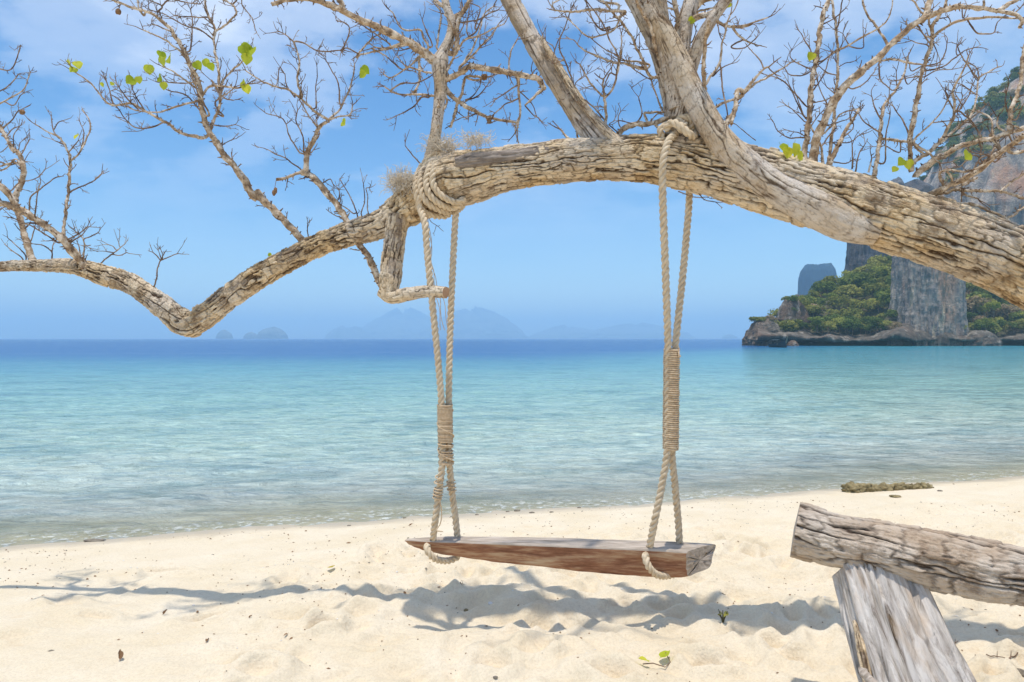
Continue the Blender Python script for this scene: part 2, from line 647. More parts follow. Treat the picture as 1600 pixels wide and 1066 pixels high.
def sand_material():
    m, nt, p, out = new_mat('coral_sand')
    v = obj_vec(nt)
    n1 = noise(nt, v, 2.2, 5, 0.6)
    n2 = noise(nt, v, 90.0, 3, 0.7)
    n3 = noise(nt, v, 420.0, 2, 0.6)
    c = ramp(nt, n1, [(0.3, (0.75, 0.625, 0.435)), (0.7, (0.82, 0.71, 0.54))])
    c = mixc(nt, ramp(nt, n2, [(0.35, 0.22), (0.55, 0.0)]), c, (0.42, 0.31, 0.20))
    c = mixc(nt, ramp(nt, n3, [(0.70, 0.0), (0.78, 0.55)]), c, (0.20, 0.15, 0.10))
    n4 = noise(nt, v, 7.0, 4, 0.65)
    c = mixc(nt, ramp(nt, n4, [(0.60, 0.0), (0.75, 0.30)]), c, (0.66, 0.46, 0.26))
    sh = attr(nt, 'shore')
    nb = noise(nt, v, 3.0, 4, 0.6)
    sh2 = math_node(nt, 'MULTIPLY_ADD', math_node(nt, 'SUBTRACT', nb, 0.5), 0.5, sh)
    wet = ramp(nt, math_node(nt, 'MULTIPLY', sh2, 0.8, clamp=True), [(0.0, 1.0), (0.10, 0.85), (0.34, 0.0)])
    c = mixc(nt, math_node(nt, 'MULTIPLY', wet, 0.85), c, (0.50, 0.41, 0.285))
    L(nt, c, p.inputs['Base Color'])
    L(nt, ramp(nt, wet, [(0.0, 0.95), (1.0, 0.35)]), p.inputs['Roughness'])
    hb = math_node(nt, 'MULTIPLY_ADD', noise(nt, v, 38.0, 4, 0.6), 1.0, math_node(nt, 'MULTIPLY', n3, 0.25))
    bump(nt, p, hb, 0.7, 0.018)
    return m


M['sand'] = sand_material()
gx = grow(-3.6, 4.6, 0.018, -60, 75, 1.12)
gy = grow(1.9, 5.6, 0.016, -30, 45, 1.035)
GX, GY = np.meshgrid(gx, gy, indexing='xy')
GZ = sand_z(GX, GY)
GS = shore_s(GX, GY) + 0.16 * fbm(GX * 0.8, GY * 0.8, None, 3, 5)
mb = MB()
ny_, nx_ = GX.shape
f = grid_faces(ny_, nx_, closed_v=False)
mb.add(np.stack([GX, GY, GZ], -1).reshape(-1, 3), q=f, shore=GS)
sand = mb.build('sand_beach', M['sand'], kind='structure')


# ------------------------------------------------------------------ the sea
def mxf_in(nt, foam, mx):
    m_ = N(nt, 'ShaderNodeMath', operation='MAXIMUM')
    L(nt, math_node(nt, 'MULTIPLY', foam, 0.8), m_.inputs[1])
    L(nt, m_.outputs[0], mx.inputs[0])
    return m_.inputs[0]


def water_material():
    m, nt, p, out = new_mat('shallow_sea')
    v = obj_vec(nt)
    s = attr(nt, 'sea')
    deep = attr(nt, 'deep')
    stre = mapping(nt, v, scale=(0.45, 1.0, 1.0))
    np_ = noise(nt, stre, 0.16, 5, 0.6, 0.4)
    np2 = noise(nt, stre, 0.75, 5, 0.65, 0.3)
    sn = math_node(nt, 'MULTIPLY_ADD', math_node(nt, 'SUBTRACT', np_, 0.5), 9.0, s)
    lg = math_node(nt, 'LOGARITHM', math_node(nt, 'MAXIMUM', math_node(nt, 'ADD', math_node(nt, 'MAXIMUM', sn, math_node(nt, 'MULTIPLY', s, 0.4)), 1.0), 1.0), 10.0)   # 0..3
    fac = math_node(nt, 'DIVIDE', lg, 3.0)
    c = ramp(nt, fac, [(0.00, (0.62, 0.60, 0.38)), (0.04, (0.62, 0.64, 0.50)), (0.12, (0.62, 0.67, 0.60)), (0.28, (0.52, 0.66, 0.565)),
                       (0.40, (0.37, 0.60, 0.54)), (0.52, (0.18, 0.44, 0.475)), (0.66, (0.07, 0.335, 0.42)), (1.0, (0.07, 0.35, 0.38))])
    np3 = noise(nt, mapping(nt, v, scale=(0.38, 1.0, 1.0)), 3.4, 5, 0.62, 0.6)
    c = mixc(nt, ramp(nt, np3, [(0.36, 0.70), (0.52, 0.0)]), c, mixc(nt, 1.0, c, (0.54, 0.66, 0.71), 'MULTIPLY'))  # ripple streaks: dark sides of the wavelets painted into the colour
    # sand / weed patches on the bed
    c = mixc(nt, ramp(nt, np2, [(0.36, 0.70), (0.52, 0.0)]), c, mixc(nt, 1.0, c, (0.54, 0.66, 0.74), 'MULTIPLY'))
    dn = math_node(nt, 'MULTIPLY_ADD', math_node(nt, 'SUBTRACT', np_, 0.5), 16.0, deep)
    df = math_node(nt, 'MULTIPLY_ADD', dn, 0.017, 0.06, clamp=True)
    c = mixc(nt, ramp(nt, df, [(0.0, 0.0), (1.0, 1.0)], 'EASE'), c, (0.003, 0.11, 0.33))
    far = ramp(nt, math_node(nt, 'DIVIDE', deep, 600.0, clamp=True), [(0.03, 0.0), (0.5, 1.0)])
    c = mixc(nt, far, c, (0.002, 0.075, 0.26))
    # pale slick line far out
    sep_ = N(nt, 'ShaderNodeSeparateXYZ'); L(nt, v, sep_.inputs[0])
    ln = math_node(nt, 'ABSOLUTE', math_node(nt, 'SUBTRACT', math_node(nt, 'MULTIPLY_ADD', sep_.outputs[0], -0.10, sep_.outputs[1]), math_node(nt, 'MULTIPLY_ADD', np_, 6.0, 84.0)))
    c = mixc(nt, ramp(nt, math_node(nt, 'DIVIDE', ln, 4.0, clamp=True), [(0.1, 0.28), (0.6, 0.0)]), c, (0.30, 0.42, 0.55))
    calm = ramp(nt, math_node(nt, 'DIVIDE', s, 4.0, clamp=True), [(0.1, 0.35), (1.0, 1.0)])
    # thin lace of foam along the very edge
    fo = noise(nt, v, 14.0, 5, 0.7)
    edge = ramp(nt, math_node(nt, 'DIVIDE', s, 1.2, clamp=True), [(0.0, 1.0), (0.25, 0.85), (0.50, 0.0)])
    foam = math_node(nt, 'MULTIPLY', edge, ramp(nt, fo, [(0.50, 0.0), (0.58, 1.0)]))
    c = mixc(nt, math_node(nt, 'MULTIPLY', edge, ramp(nt, fo, [(0.50, 0.0), (0.58, 1.0)])), c, (0.86, 0.87, 0.80))
    # small dark facets of the chop, their shading painted into the colour
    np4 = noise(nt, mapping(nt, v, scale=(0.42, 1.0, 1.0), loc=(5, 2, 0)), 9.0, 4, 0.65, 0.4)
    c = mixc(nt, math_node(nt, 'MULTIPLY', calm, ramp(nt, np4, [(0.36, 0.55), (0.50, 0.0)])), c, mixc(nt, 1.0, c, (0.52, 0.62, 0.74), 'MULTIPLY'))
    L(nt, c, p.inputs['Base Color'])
    p.inputs['Roughness'].default_value = 0.12
    p.inputs['IOR'].default_value = 1.33
    p.inputs['Specular IOR Level'].default_value = 0.16
    w1 = noise(nt, mapping(nt, v, scale=(0.55, 1.0, 1.0)), 4.5, 5, 0.62, 0.5)
    w2 = noise(nt, mapping(nt, v, scale=(0.5, 1.0, 1.0)), 0.9, 4, 0.6, 0.3)
    h = math_node(nt, 'MULTIPLY_ADD', w2, 2.5, w1)
    bump(nt, p, h, 1.0, 0.30)
    tr = N(nt, 'ShaderNodeBsdfTransparent')
    tr.inputs['Color'].default_value = (0.95, 0.98, 0.96, 1)
    mx = N(nt, 'ShaderNodeMixShader')
    nedge = noise(nt, v, 2.4, 4, 0.6)
    cov = math_node(nt, 'MULTIPLY_ADD', math_node(nt, 'SUBTRACT', nedge, 0.5), 0.6, s)
    L(nt, ramp(nt, math_node(nt, 'DIVIDE', cov, 3.0, clamp=True), [(0.0, 0.22), (0.08, 0.42), (0.4, 0.75), (1.0, 1.0)]), mxf_in(nt, foam, mx))
    L(nt, tr.outputs[0], mx.inputs[1]); L(nt, p.outputs[0], mx.inputs[2])
    L(nt, mx.outputs[0], out.inputs[0])
    return m


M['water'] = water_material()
gx = grow(-8.0, 9.0, 0.055, -9000, 9000, 1.06)
gy = np.array(list(np.arange(4.6, 14.0, 0.04)))
d = 0.04; y = gy[-1]; up = []
while y < 9500:
    d *= 1.022 if y < 200 else 1.12
    y += d; up.append(y)
dn = []; d = 0.04; y = gy[0]
while y > -40:
    d *= 1.3; y -= d; dn.append(y)
gy = np.array(dn[::-1] + list(gy) + up)
GX, GY = np.meshgrid(gx, gy, indexing='xy')
fade = np.exp(-np.hypot(GX, GY) / 55.0)
sea = -(shore_s(GX, GY) + 0.16 * fbm(GX * 0.8, GY * 0.8, None, 3, 5) * np.exp(-np.abs(GY) / 60))
amp = smooth(0.0, 3.0, sea) * 0.8 + 0.2
Z = WATER + fade * amp * (0.040 * fbm(GX * 0.85 + 0.4 * GY, GY * 1.9, None, 3, 71) + 0.026 * fbm(GX * 2.6, GY * 4.4, None, 3, 72))
deep = GY - 31.0 - np.maximum(0, GX + 30.0) * 0.10 - np.maximum(0, GX - 2.0) * 1.35
deep = np.minimum(deep, 4000)
mb = MB()
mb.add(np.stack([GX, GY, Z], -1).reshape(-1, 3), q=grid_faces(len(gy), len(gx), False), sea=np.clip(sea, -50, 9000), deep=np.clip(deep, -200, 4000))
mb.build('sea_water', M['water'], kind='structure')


# ------------------------------------------------------------------ cliffs, headland and islands
def rock_material(name, cols, rust, stain, top_green=None):
    m, nt, p, out = new_mat(name)
    v = obj_vec(nt)
    vs = mapping(nt, v, scale=(1, 1, 0.13))
    n1 = noise(nt, vs, 0.22, 6, 0.62, 0.4)
    n2 = noise(nt, v, 0.55, 6, 0.65)
    n3 = noise(nt, vs, 0.55, 5, 0.6)
    f = math_node(nt, 'MULTIPLY_ADD', n1, 0.6, math_node(nt, 'MULTIPLY', n2, 0.4))
    c = ramp(nt, f, cols)
    c = mixc(nt, ramp(nt, noise(nt, mapping(nt, v, scale=(1, 1, 0.4), loc=(3, 9, 2)), 0.085, 4, 0.6), [(0.50, 0.0), (0.64, 0.6)]), c, rust)
    c = mixc(nt, ramp(nt, n3, [(0.57, 0.0), (0.66, 0.7)]), c, stain)
    L(nt, c, p.inputs['Base Color'])
    bump(nt, p, noise(nt, v, 0.9, 6, 0.7), 1.0, 1.2)
    return m


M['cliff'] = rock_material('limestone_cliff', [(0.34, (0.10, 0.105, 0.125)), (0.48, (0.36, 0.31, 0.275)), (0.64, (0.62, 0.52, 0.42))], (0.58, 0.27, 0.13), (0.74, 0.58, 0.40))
M['dark_cliff'] = rock_material('shaded_limestone', [(0.32, (0.05, 0.065, 0.09)), (0.5, (0.13, 0.14, 0.165)), (0.68, (0.26, 0.25, 0.26))], (0.17, 0.13, 0.11), (0.28, 0.26, 0.25))  # darker, bluer limestone with its shade painted into the colour
M['shore_rock'] = rock_material('shore_rock', [(0.32, (0.05, 0.045, 0.04)), (0.5, (0.15, 0.125, 0.10)), (0.68, (0.34, 0.29, 0.23))], (0.27, 0.16, 0.10), (0.50, 0.44, 0.36))
M['hazed_rock'] = plain('hazed_rock', (0.010, 0.038, 0.085), (0.03, 0.065, 0.115), 0.02)  # blue of the distant air painted into the sea stack's rock
M['hazed_island_rock'] = plain('hazed_island_rock', (0.12, 0.16, 0.17), (0.24, 0.27, 0.25), 0.02)  # paler rock, part of the haze fade painted into its colour
M['scrub_soil'] = plain('scrub_soil', (0.05, 0.055, 0.025), (0.11, 0.095, 0.055), 0.35)


def rock_mass(name, cx, cy, rx, ry, H, prof, seed, mat, flute=0.10, nth=150, nh=90, base=WATER - 0.6, topnoise=0.06, parent=None, sq=2.6, off=(0, 0, 0), **props):
    """a steep rock body: plan is a rounded block, radius follows prof [(height fraction, radius fraction)...]"""
    th = np.linspace(0, 2 * np.pi, nth, endpoint=False)
    hh = np.linspace(0, 1, nh)
    TH, HH = np.meshgrid(th, hh)
    ph = [q[0] for q in prof]; pr = [q[1] for q in prof]
    rad = np.interp(HH, ph, pr)
    c, s_ = np.cos(TH), np.sin(TH)
    se = 1.0 / (np.abs(c) ** sq + np.abs(s_) ** sq) ** (1.0 / sq)
    k = 3.0
    n = fbm(c * k + seed, s_ * k, HH * 1.1, 5, seed) + 0.45 * fbm(c * k * 3, s_ * k * 3, HH * 7, 4, seed + 9)
    n = n + 0.30 * (1 - 2.2 * np.abs(fbm(c * 11, s_ * 11, HH * 1.6, 4, seed + 15))) + 0.16 * (1 - 2.2 * np.abs(fbm(c * 34, s_ * 34, HH * 9, 3, seed + 16)))
    ledge = 0.25 * np.abs(fbm(c * 2, s_ * 2, HH * 16, 2, seed + 4))
    rad = rad * se * (1 + flute * 1.5 * n - flute * ledge)
    zt = HH * H * (1 + topnoise * fbm(c * 2.2, s_ * 2.2, HH * 0, 4, seed + 2) * HH)
    X = cx + rx * rad * c; Y = cy + ry * rad * s_
    V = np.stack([X - off[0], Y - off[1], base + zt - off[2]], -1)
    mb = MB()
    mb.add(V.reshape(-1, 3), q=grid_faces(nh, nth))
    cap_ring(mb, V[-1], V[-1].mean(axis=0), True)
    return mb.build(name, mat, parent, **props)


def px_rock(name, px0, px1, py_top, d, prof, seed, mat, depth_ratio=1.0, **kw):
    cxp = 0.5 * (px0 + px1)
    rx = 0.5 * (px1 - px0) / FPX * d
    dc = d + rx * depth_ratio * 0.8
    rx = 0.48 * (px1 - px0) / FPX * dc
    H = (529 - py_top) / FPX * dc + EYE - WATER + 0.6
    ry = (dc - d) / 0.8
    return rock_mass(name, (cxp - 800) / FPX * dc, dc, rx, ry, H, prof, seed, mat, **kw)


A0 = lambda px: (px - 800.0) / FPX
CAPX = [1150, 1180, 1205, 1240, 1290, 1320, 1360, 1400, 1450, 1500, 1560, 1600, 1700, 2000]
CAPZ = [-4, -4, -3.0, 9, 13.5, 15, 20, 25, 28, 30, 33, 35, 40, 45]


def slope_h(px, Y):
    y0 = 171.0 + 3.0 * np.sin(px * 0.021) + 2.0 * np.sin(px * 0.057)
    cap = np.interp(px, CAPX, CAPZ)
    h = np.minimum(0.62 * (Y - y0) + 2.4, cap)
    h = cap - np.logaddexp(0, (cap - 0.62 * (Y - y0) - 2.4) * 0.5) / 0.5
    return h + 1.2 * fbm(px * 0.03, Y * 0.12, None, 4, 44)


pxs = np.linspace(1150, 2000, 230); Ys = np.linspace(160, 250, 110)
PX, YY = np.meshgrid(pxs, Ys)
mb = MB()
mb.add(np.stack([A0(PX) * YY, YY, np.maximum(slope_h(PX, YY), -1.2)], -1).reshape(-1, 3), q=grid_faces(len(Ys), len(pxs), False))
mb.build('headland_hill', M['scrub_soil'], kind='structure')

px_rock('cliff_face', 1403, 1497, 318, 166, [(0, 1.0), (0.12, 1.02), (0.3, 0.95), (0.6, 0.92), (0.85, 0.88), (1, 0.6)], 5, M['cliff'], 1.0, flute=0.13, nth=420, nh=220, kind='structure')
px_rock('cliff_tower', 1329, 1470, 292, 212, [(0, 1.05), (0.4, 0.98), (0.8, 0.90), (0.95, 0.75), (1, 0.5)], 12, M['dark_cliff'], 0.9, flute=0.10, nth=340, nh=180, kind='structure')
px_rock('cliff_wall', 1440, 2050, 90, 250, [(0, 1.0), (0.45, 0.99), (0.52, 0.95), (0.68, 0.84), (0.8, 0.72), (0.88, 0.60), (0.95, 0.45), (1.0, 0.28)], 23, M['cliff'], 0.7, flute=0.05, nth=520, nh=240, kind='structure')

# undercut rock along the waterline
pts = []
cs = [(4.6, -0.6), (5.2, 0.2), (4.6, 1.1), (1.6, 1.6), (-0.4, 1.9), (-0.8, 2.7), (0.3, 3.4), (2.6, 4.2), (9.0, 5.6)]
pxs = np.linspace(1184, 1760, 420)
rows = []
for j, (dy, z) in enumerate(cs):
    y0 = 164.0 + 3.0 * np.sin(pxs * 0.021) + 2.0 * np.sin(pxs * 0.057)
    yy = y0 + dy + 1.5 * fbm(pxs * 0.06, np.full_like(pxs, j * 0.7), None, 4, 90)
    zz_ = WATER + z * (0.75 + 0.5 * fbm(pxs * 0.025, np.full_like(pxs, j * 0.25), None, 3, 91))
    rows.append(np.stack([A0(pxs) * yy, yy, zz_], -1))
mb = MB(); mb.add(np.stack(rows, 0).reshape(-1, 3), q=grid_faces(len(cs), len(pxs), False))
mb.build('shore_rock', M['shore_rock'], kind='structure')
# low outcrop at the tip of the headland
px_rock('outcrop_rock', 1166, 1222, 499, 172, [(0, 1.0), (0.15, 0.97), (0.3, 1.02), (0.6, 0.9), (0.85, 0.62), (1, 0.25)], 31, M['shore_rock'], 0.8, flute=0.22, nth=110, nh=60, kind='structure')
px_rock('outcrop_rock', 1212, 1262, 470, 176, [(0, 0.9), (0.3, 1.0), (0.6, 0.95), (0.85, 0.7), (1, 0.4)], 33, M['shore_rock'], 0.8, flute=0.15, nth=110, nh=60, kind='structure')
for i, (pa, pb, yt, dd) in enumerate([(1388, 1412, 524, 162), (1425, 1447, 521, 162.5), (1462, 1482, 523, 162), (1500, 1560, 517, 163), (1230, 1248, 532, 164), (1190, 1206, 534, 164)]):
    px_rock('boulder', pa, pb, yt, dd, [(0, 1.0), (0.4, 0.95), (0.75, 0.7), (1, 0.3)], 50 + i, M['shore_rock'], 0.8, flute=0.2, nth=50, nh=24,
            label=['pale boulder at the foot of the rust streaked cliff', 'grey boulder under the cliff face just right of the pale one', 'low boulder below the right end of the cliff face', 'broad grey boulder at the water below the right hand scrub',
                   'small pale rock at the water beside the moored boat', 'small pale rock at the tip of the headland'][i], category='boulder')

# sea stack and far islands: each a body of its own
stack = px_rock('sea_stack', 1249, 1305, 414, 900, [(0, 1.04), (0.5, 1.0), (0.8, 0.96), (0.93, 0.86), (1, 0.66)], 41, M['hazed_rock'], 0.9, flute=0.06, nth=140, nh=70,
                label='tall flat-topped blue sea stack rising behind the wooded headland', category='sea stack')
DOME = [(0, 1.0), (0.35, 0.94), (0.6, 0.80), (0.8, 0.58), (0.93, 0.34), (1, 0.1)]
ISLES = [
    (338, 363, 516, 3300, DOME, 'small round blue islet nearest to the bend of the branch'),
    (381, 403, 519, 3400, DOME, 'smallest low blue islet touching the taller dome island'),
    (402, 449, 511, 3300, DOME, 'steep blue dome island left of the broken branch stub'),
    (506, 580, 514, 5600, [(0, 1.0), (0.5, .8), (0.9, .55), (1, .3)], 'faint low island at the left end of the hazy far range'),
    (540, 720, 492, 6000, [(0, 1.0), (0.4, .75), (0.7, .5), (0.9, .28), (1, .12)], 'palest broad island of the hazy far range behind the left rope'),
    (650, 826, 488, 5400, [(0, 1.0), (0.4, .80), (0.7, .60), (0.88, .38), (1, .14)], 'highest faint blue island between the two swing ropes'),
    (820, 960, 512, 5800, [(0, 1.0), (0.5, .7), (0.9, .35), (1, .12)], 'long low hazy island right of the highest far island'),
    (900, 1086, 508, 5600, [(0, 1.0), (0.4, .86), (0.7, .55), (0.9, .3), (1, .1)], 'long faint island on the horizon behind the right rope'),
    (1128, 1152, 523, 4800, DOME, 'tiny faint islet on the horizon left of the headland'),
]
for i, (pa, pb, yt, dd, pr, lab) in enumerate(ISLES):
    px_rock('island', pa, pb, yt, dd, pr, 60 + i * 3, M['hazed_island_rock'], 0.6, flute=0.10, nth=180, nh=40, topnoise=0.5 if pb - pa > 60 else 0.12, label=lab, category='island', group='hazy islands on the horizon')


# ------------------------------------------------------------------ trees of the headland
def crown_material(name, c0, c1):
    m, nt, p, out = new_mat(name)
    v = obj_vec(nt)
    oi = N(nt, 'ShaderNodeObjectInfo')
    n1 = noise(nt, v, 0.9, 3, 0.6)
    f = math_node(nt, 'MULTIPLY_ADD', n1, 0.7, math_node(nt, 'MULTIPLY', oi.outputs['Random'], 0.45))
    c = ramp(nt, f, [(0.25, c0), (0.85, c1)])
    L(nt, c, p.inputs['Base Color'])
    p.inputs['Roughness'].default_value = 0.7
    tr = N(nt, 'ShaderNodeBsdfTranslucent')
    L(nt, c, tr.inputs['Color'])
    mx = N(nt, 'ShaderNodeMixShader')
    mx.inputs[0].default_value = 0.35
    L(nt, p.outputs[0], mx.inputs[1]); L(nt, tr.outputs[0], mx.inputs[2])
    L(nt, mx.outputs[0], out.inputs[0])
    return m


CROWNS = {
    'dark': crown_material('dark_foliage', (0.07, 0.115, 0.018), (0.24, 0.28, 0.045)),
    'olive': crown_material('olive_foliage', (0.18, 0.195, 0.03), (0.40, 0.375, 0.085)),
    'bright': crown_material('bright_foliage', (0.28, 0.31, 0.04), (0.50, 0.48, 0.10)),
    'dry': crown_material('dry_foliage', (0.30, 0.22, 0.11), (0.48, 0.36, 0.22)),
}


def crown_mesh(seed, mat, n=900, flatness=0.8):
    r = np.random.default_rng(seed)
    lobes = []
    for i in range(12):
        a = r.uniform(0, 2 * np.pi); rad = r.uniform(0.2, 0.75)
        lobes.append((rad * math.cos(a), rad * math.sin(a), r.uniform(0.30, 1.15), r.uniform(0.22, 0.5)))
    lobes.append((0, 0, 0.85, 0.62))
    mb = MB()
    vs, qs = [], []
    for i in range(n):
        lx, ly, lz, lr = lobes[r.integers(len(lobes))]
        dvec = r.normal(size=3); dvec /= np.linalg.norm(dvec)
        if dvec[2] < -0.35:
            dvec[2] *= -1
        c = np.array([lx, ly, lz]) + dvec * lr * r.uniform(0.75, 1.05)
        c[2] = max(c[2] * flatness, 0.02)
        nrm = dvec + r.normal(size=3) * 0.55
        nrm /= np.linalg.norm(nrm)
        t = np.cross(nrm, r.normal(size=3)); t /= np.linalg.norm(t)
        b = np.cross(nrm, t)
        sz = r.uniform(0.045, 0.11)
        qs.append(np.arange(4) + 4 * i)
        vs += [c + t * sz, c + b * sz * 0.8, c - t * sz, c - b * sz * 0.8]
    mb.add(np.array(vs), q=np.array(qs), mat=0)
    pts = np.array([[0, 0, -0.55], [0.03, 0.02, 0.0], [0.0, 0.05, 0.55]])
    add_tube(mb, pts, np.array([0.07, 0.05, 0.02]), 5, mat=1)
    for k in range(3):
        a = k * 2.1 + r.uniform(0, 1)
        add_tube(mb, np.array([[0, 0, 0.1], [0.35 * math.cos(a), 0.35 * math.sin(a), 0.6]]), np.array([0.035, 0.012]), 4, mat=1)
    return mb.mesh('tree_crown', [CROWNS[mat], M['twig']], smooth_=False)


CM = {k: [crown_mesh(100 + 10 * i + j, k) for j in range(4)] for i, k in enumerate(CROWNS)}
LAB = {'dark': 'dark green', 'olive': 'olive green', 'bright': 'bright yellow-green', 'dry': 'dry brownish'}
_r = np.random.default_rng(5)
placed = []


def far_tree(px, Y, z, kind, size, zone, label=None):
    o = bpy.data.objects.new('headland_tree', CM[kind][_r.integers(4)])
    o.location = (A0(px) * Y, Y, z)
    o.rotation_euler = (0, 0, _r.uniform(0, 6.28))
    o.scale = (size, size * _r.uniform(0.85, 1.15), size * _r.uniform(0.8, 1.1))
    o['label'] = label or ('%s tree %s' % (LAB[kind], zone))
    o['category'] = 'tree'
    o['group'] = '%s trees %s' % (LAB[kind], zone)
    COL.objects.link(o)


def blocked(px, Y):
    return 1398 < px < 1506 and Y < 182


for px in list(np.arange(1224, 1400, 8.5)) + list(np.arange(1504, 1640, 8.5)):
    px = px + _r.uniform(-3, 3)
    Y = 168.0 + 3.0 * np.sin(px * 0.021) + 2.0 * np.sin(px * 0.057) + _r.uniform(-0.5, 3.0)
    zone = 'low above the dark undercut left of the cliff' if px < 1400 else 'low above the waterline right of the cliff'
    far_tree(px, Y, 3.4 + _r.uniform(-0.3, 0.9), _r.choice(['dark', 'olive', 'bright', 'dry'], p=[0.42, 0.38, 0.08, 0.12]), _r.uniform(1.3, 2.5), zone)
tries = 0
cnt = 0
while cnt < 205 and tries < 9000:
    tries += 1
    px = _r.uniform(1218, 1625); Y = 172 + 52 * _r.random() ** 1.5
    if blocked(px, Y):
        continue
    h = float(slope_h(np.array([px]), np.array([Y]))[0])
    if h < 1.6:
        continue
    if any((px - a) ** 2 + ((Y - b) * 2.6) ** 2 < 9.0 ** 2 for a, b in placed):
        continue
    placed.append((px, Y))
    if px < 1400:
        zone = 'on the wooded slope left of the cliff'
        k = _r.choice(['dark', 'olive', 'bright', 'dry'], p=[0.46, 0.42, 0.06, 0.06])
    else:
        zone = 'on the scrub slope right of the cliff'
        k = _r.choice(['dark', 'olive', 'bright', 'dry'], p=[0.28, 0.38, 0.12, 0.22])
    far_tree(px, Y, h + 0.5, k, _r.uniform(1.9, 4.4), zone)
    cnt += 1
far_tree(1452, 165.5, 8.6, 'bright', 1.9, '', None) if False else None
for px, y_, Y, k, sz, lab in [(1455, 470, 164.5, 'bright', 0, None)][:0]:
    pass
far_tree(1552, 172, 8.0, 'bright', 2.4, 'among grey scrub', 'brightest yellow-green bush on the scrub slope right of the cliff')
far_tree(1306, 169, 4.2, 'bright', 2.0, 'low', 'small bright green bush low on the slope above the dark waterline')
# scrub on the outcrop at the tip
for i in range(9):
    far_tree(_r.uniform(1176, 1216), 176 + _r.uniform(-3, 1), 5.3 + _r.uniform(-0.8, 0.8), _r.choice(['olive', 'dry', 'bright']), _r.uniform(1.0, 1.6), 'on the low outcrop at the tip of the headland')
for i in range(12):
    far_tree(_r.uniform(1222, 1262), 179 + _r.uniform(-2, 4), 9.5 + _r.uniform(-2.0, 1.5), _r.choice(['olive', 'dark', 'dry']), _r.uniform(1.4, 2.2), 'on the left shoulder of the headland')

# trees clinging to the upper shoulder of the high wall
wall = bpy.data.objects['cliff_wall']
nv = len(wall.data.vertices)
wc = np.zeros(nv * 3, np.float32); wall.data.vertices.foreach_get('co', wc); wc = wc.reshape(-1, 3)
wnm = np.zeros(nv * 3, np.float32); wall.data.vertex_normals.foreach_get('vector', wnm); wnm = wnm.reshape(-1, 3)
pxv = wc[:, 0] / wc[:, 1] * FPX + 800
pyv = 529 - (wc[:, 2] - EYE) / wc[:, 1] * FPX
low = np.interp(pxv, [1440, 1470, 1500, 1540, 1600, 1650], [318, 300, 272, 232, 198, 180])
cand = np.where((wc[:, 2] > 30) & (pyv < low + 6) & (pyv > 95) & (pxv < 1640) & (wnm[:, 1] < 0.45))[0]
_r.shuffle(cand)
got = []
for i in cand:
    p = wc[i]
    if any(np.linalg.norm(p - q) < 2.9 for q in got):
        continue
    got.append(p)
    k = _r.choice(['dark', 'olive', 'dry'], p=[0.55, 0.35, 0.10])
    far_tree(pxv[i], p[1], p[2] - 0.6, k, _r.uniform(2.6, 4.6), 'on the high shoulder of the cliff top right')
    if len(got) > 85:
        break
tow = bpy.data.objects['cliff_tower']
for px, py, Y in [(1404, 400, 203), (1411, 412, 202), (1398, 408, 204), (1408, 425, 200), (1399, 436, 199), (1336, 437, 204), (1328, 446, 203), (1417, 396, 204)]:
    p = W(px, py, Y)
    far_tree(px, Y, p[2] - 0.8, 'dark' if px < 1405 else 'olive', _r.uniform(1.8, 2.6), 'in the cleft beside the dark cliff tower')


# ------------------------------------------------------------------ the leaning tree
RX = {  # sub-views of the photograph used for reading coordinates: origin x, origin y, scale
    1: (0, 0, .25333), 2: (400, 0, .25333), 3: (800, 0, .25333), 4: (1200, 0, .25333), 5: (0, 270, .25333), 6: (400, 270, .25333),
    7: (800, 180, .25333), 8: (1200, 270, .25333), 9: (600, 0, .18762), 10: (1420, 100, .26277), 11: (960, 0, .21575), 0: (0, 0, 1.0)}


def trunk_depth(px):
    px = np.asarray(px, float)
    d = np.where(px > 650, 3.70 - (px - 650) * (0.50 / 900), 3.70 + (650 - px) * 0.0006)
    return np.maximum(d, 3.10)


TRUNK_PX = [  # px, py, diameter in photo pixels
    (2330, 985, 300), (2230, 850, 215), (2100, 735, 175), (1930, 610, 148), (1760, 508, 124), (1660, 450, 112), (1600, 418, 104), (1530, 387, 101), (1453, 361, 100),
    (1390, 340, 99), (1326, 320, 98), (1260, 303, 97), (1200, 285, 94), (1100, 258, 84), (1000, 248, 74), (900, 251, 67), (800, 263, 66), (740, 276, 78),
    (695, 287, 82), (655, 312, 66), (603, 347, 49), (550, 364, 38), (500, 382, 35), (450, 407, 36), (400, 434, 36), (350, 470, 36), (318, 496, 38), (296, 508, 38), (276, 497, 36),
    (253, 478, 33), (203, 443, 31), (165, 431, 31), (135, 421, 27), (101, 415, 22), (51, 415, 18), (0, 417, 16), (-80, 428, 14), (-180, 410, 11), (-260, 370, 7)]
tp = []
for (px, py, dm) in TRUNK_PX:
    d = float(trunk_depth(px))
    p = W(px, py, d)
    tp.append([p[0], p[1], p[2], 0.5 * dm / FPX * d])
tp = np.array(tp)
base_pt = tp[0][:3].copy()
TP = catmull(tp, 14)
TP = resample(TP, lambda r: max(r[3] * 0.037, 0.0022))
ROOT = (float(TP[0][0]), float(TP[0][1]), zs(TP[0][0], TP[0][1]))
tree = empty('leaning_tree', ROOT, label='bare leaning tree whose thick fissured trunk arches across the beach from the right', category='tree')
OFF = np.array(ROOT)
mb = MB()
k1 = int(np.argmin(np.abs(TP[:, 0] / TP[:, 1] * FPX + 800 - 640)))
P = TP[:, :3] - OFF
R = TP[:, 3].copy()
s_ = np.arange(len(R)) * 0.02
R *= 1 + 0.04 * fbm(s_ * 0.9, s_ * 0, None, 3, 3)
kk = k1 + 12
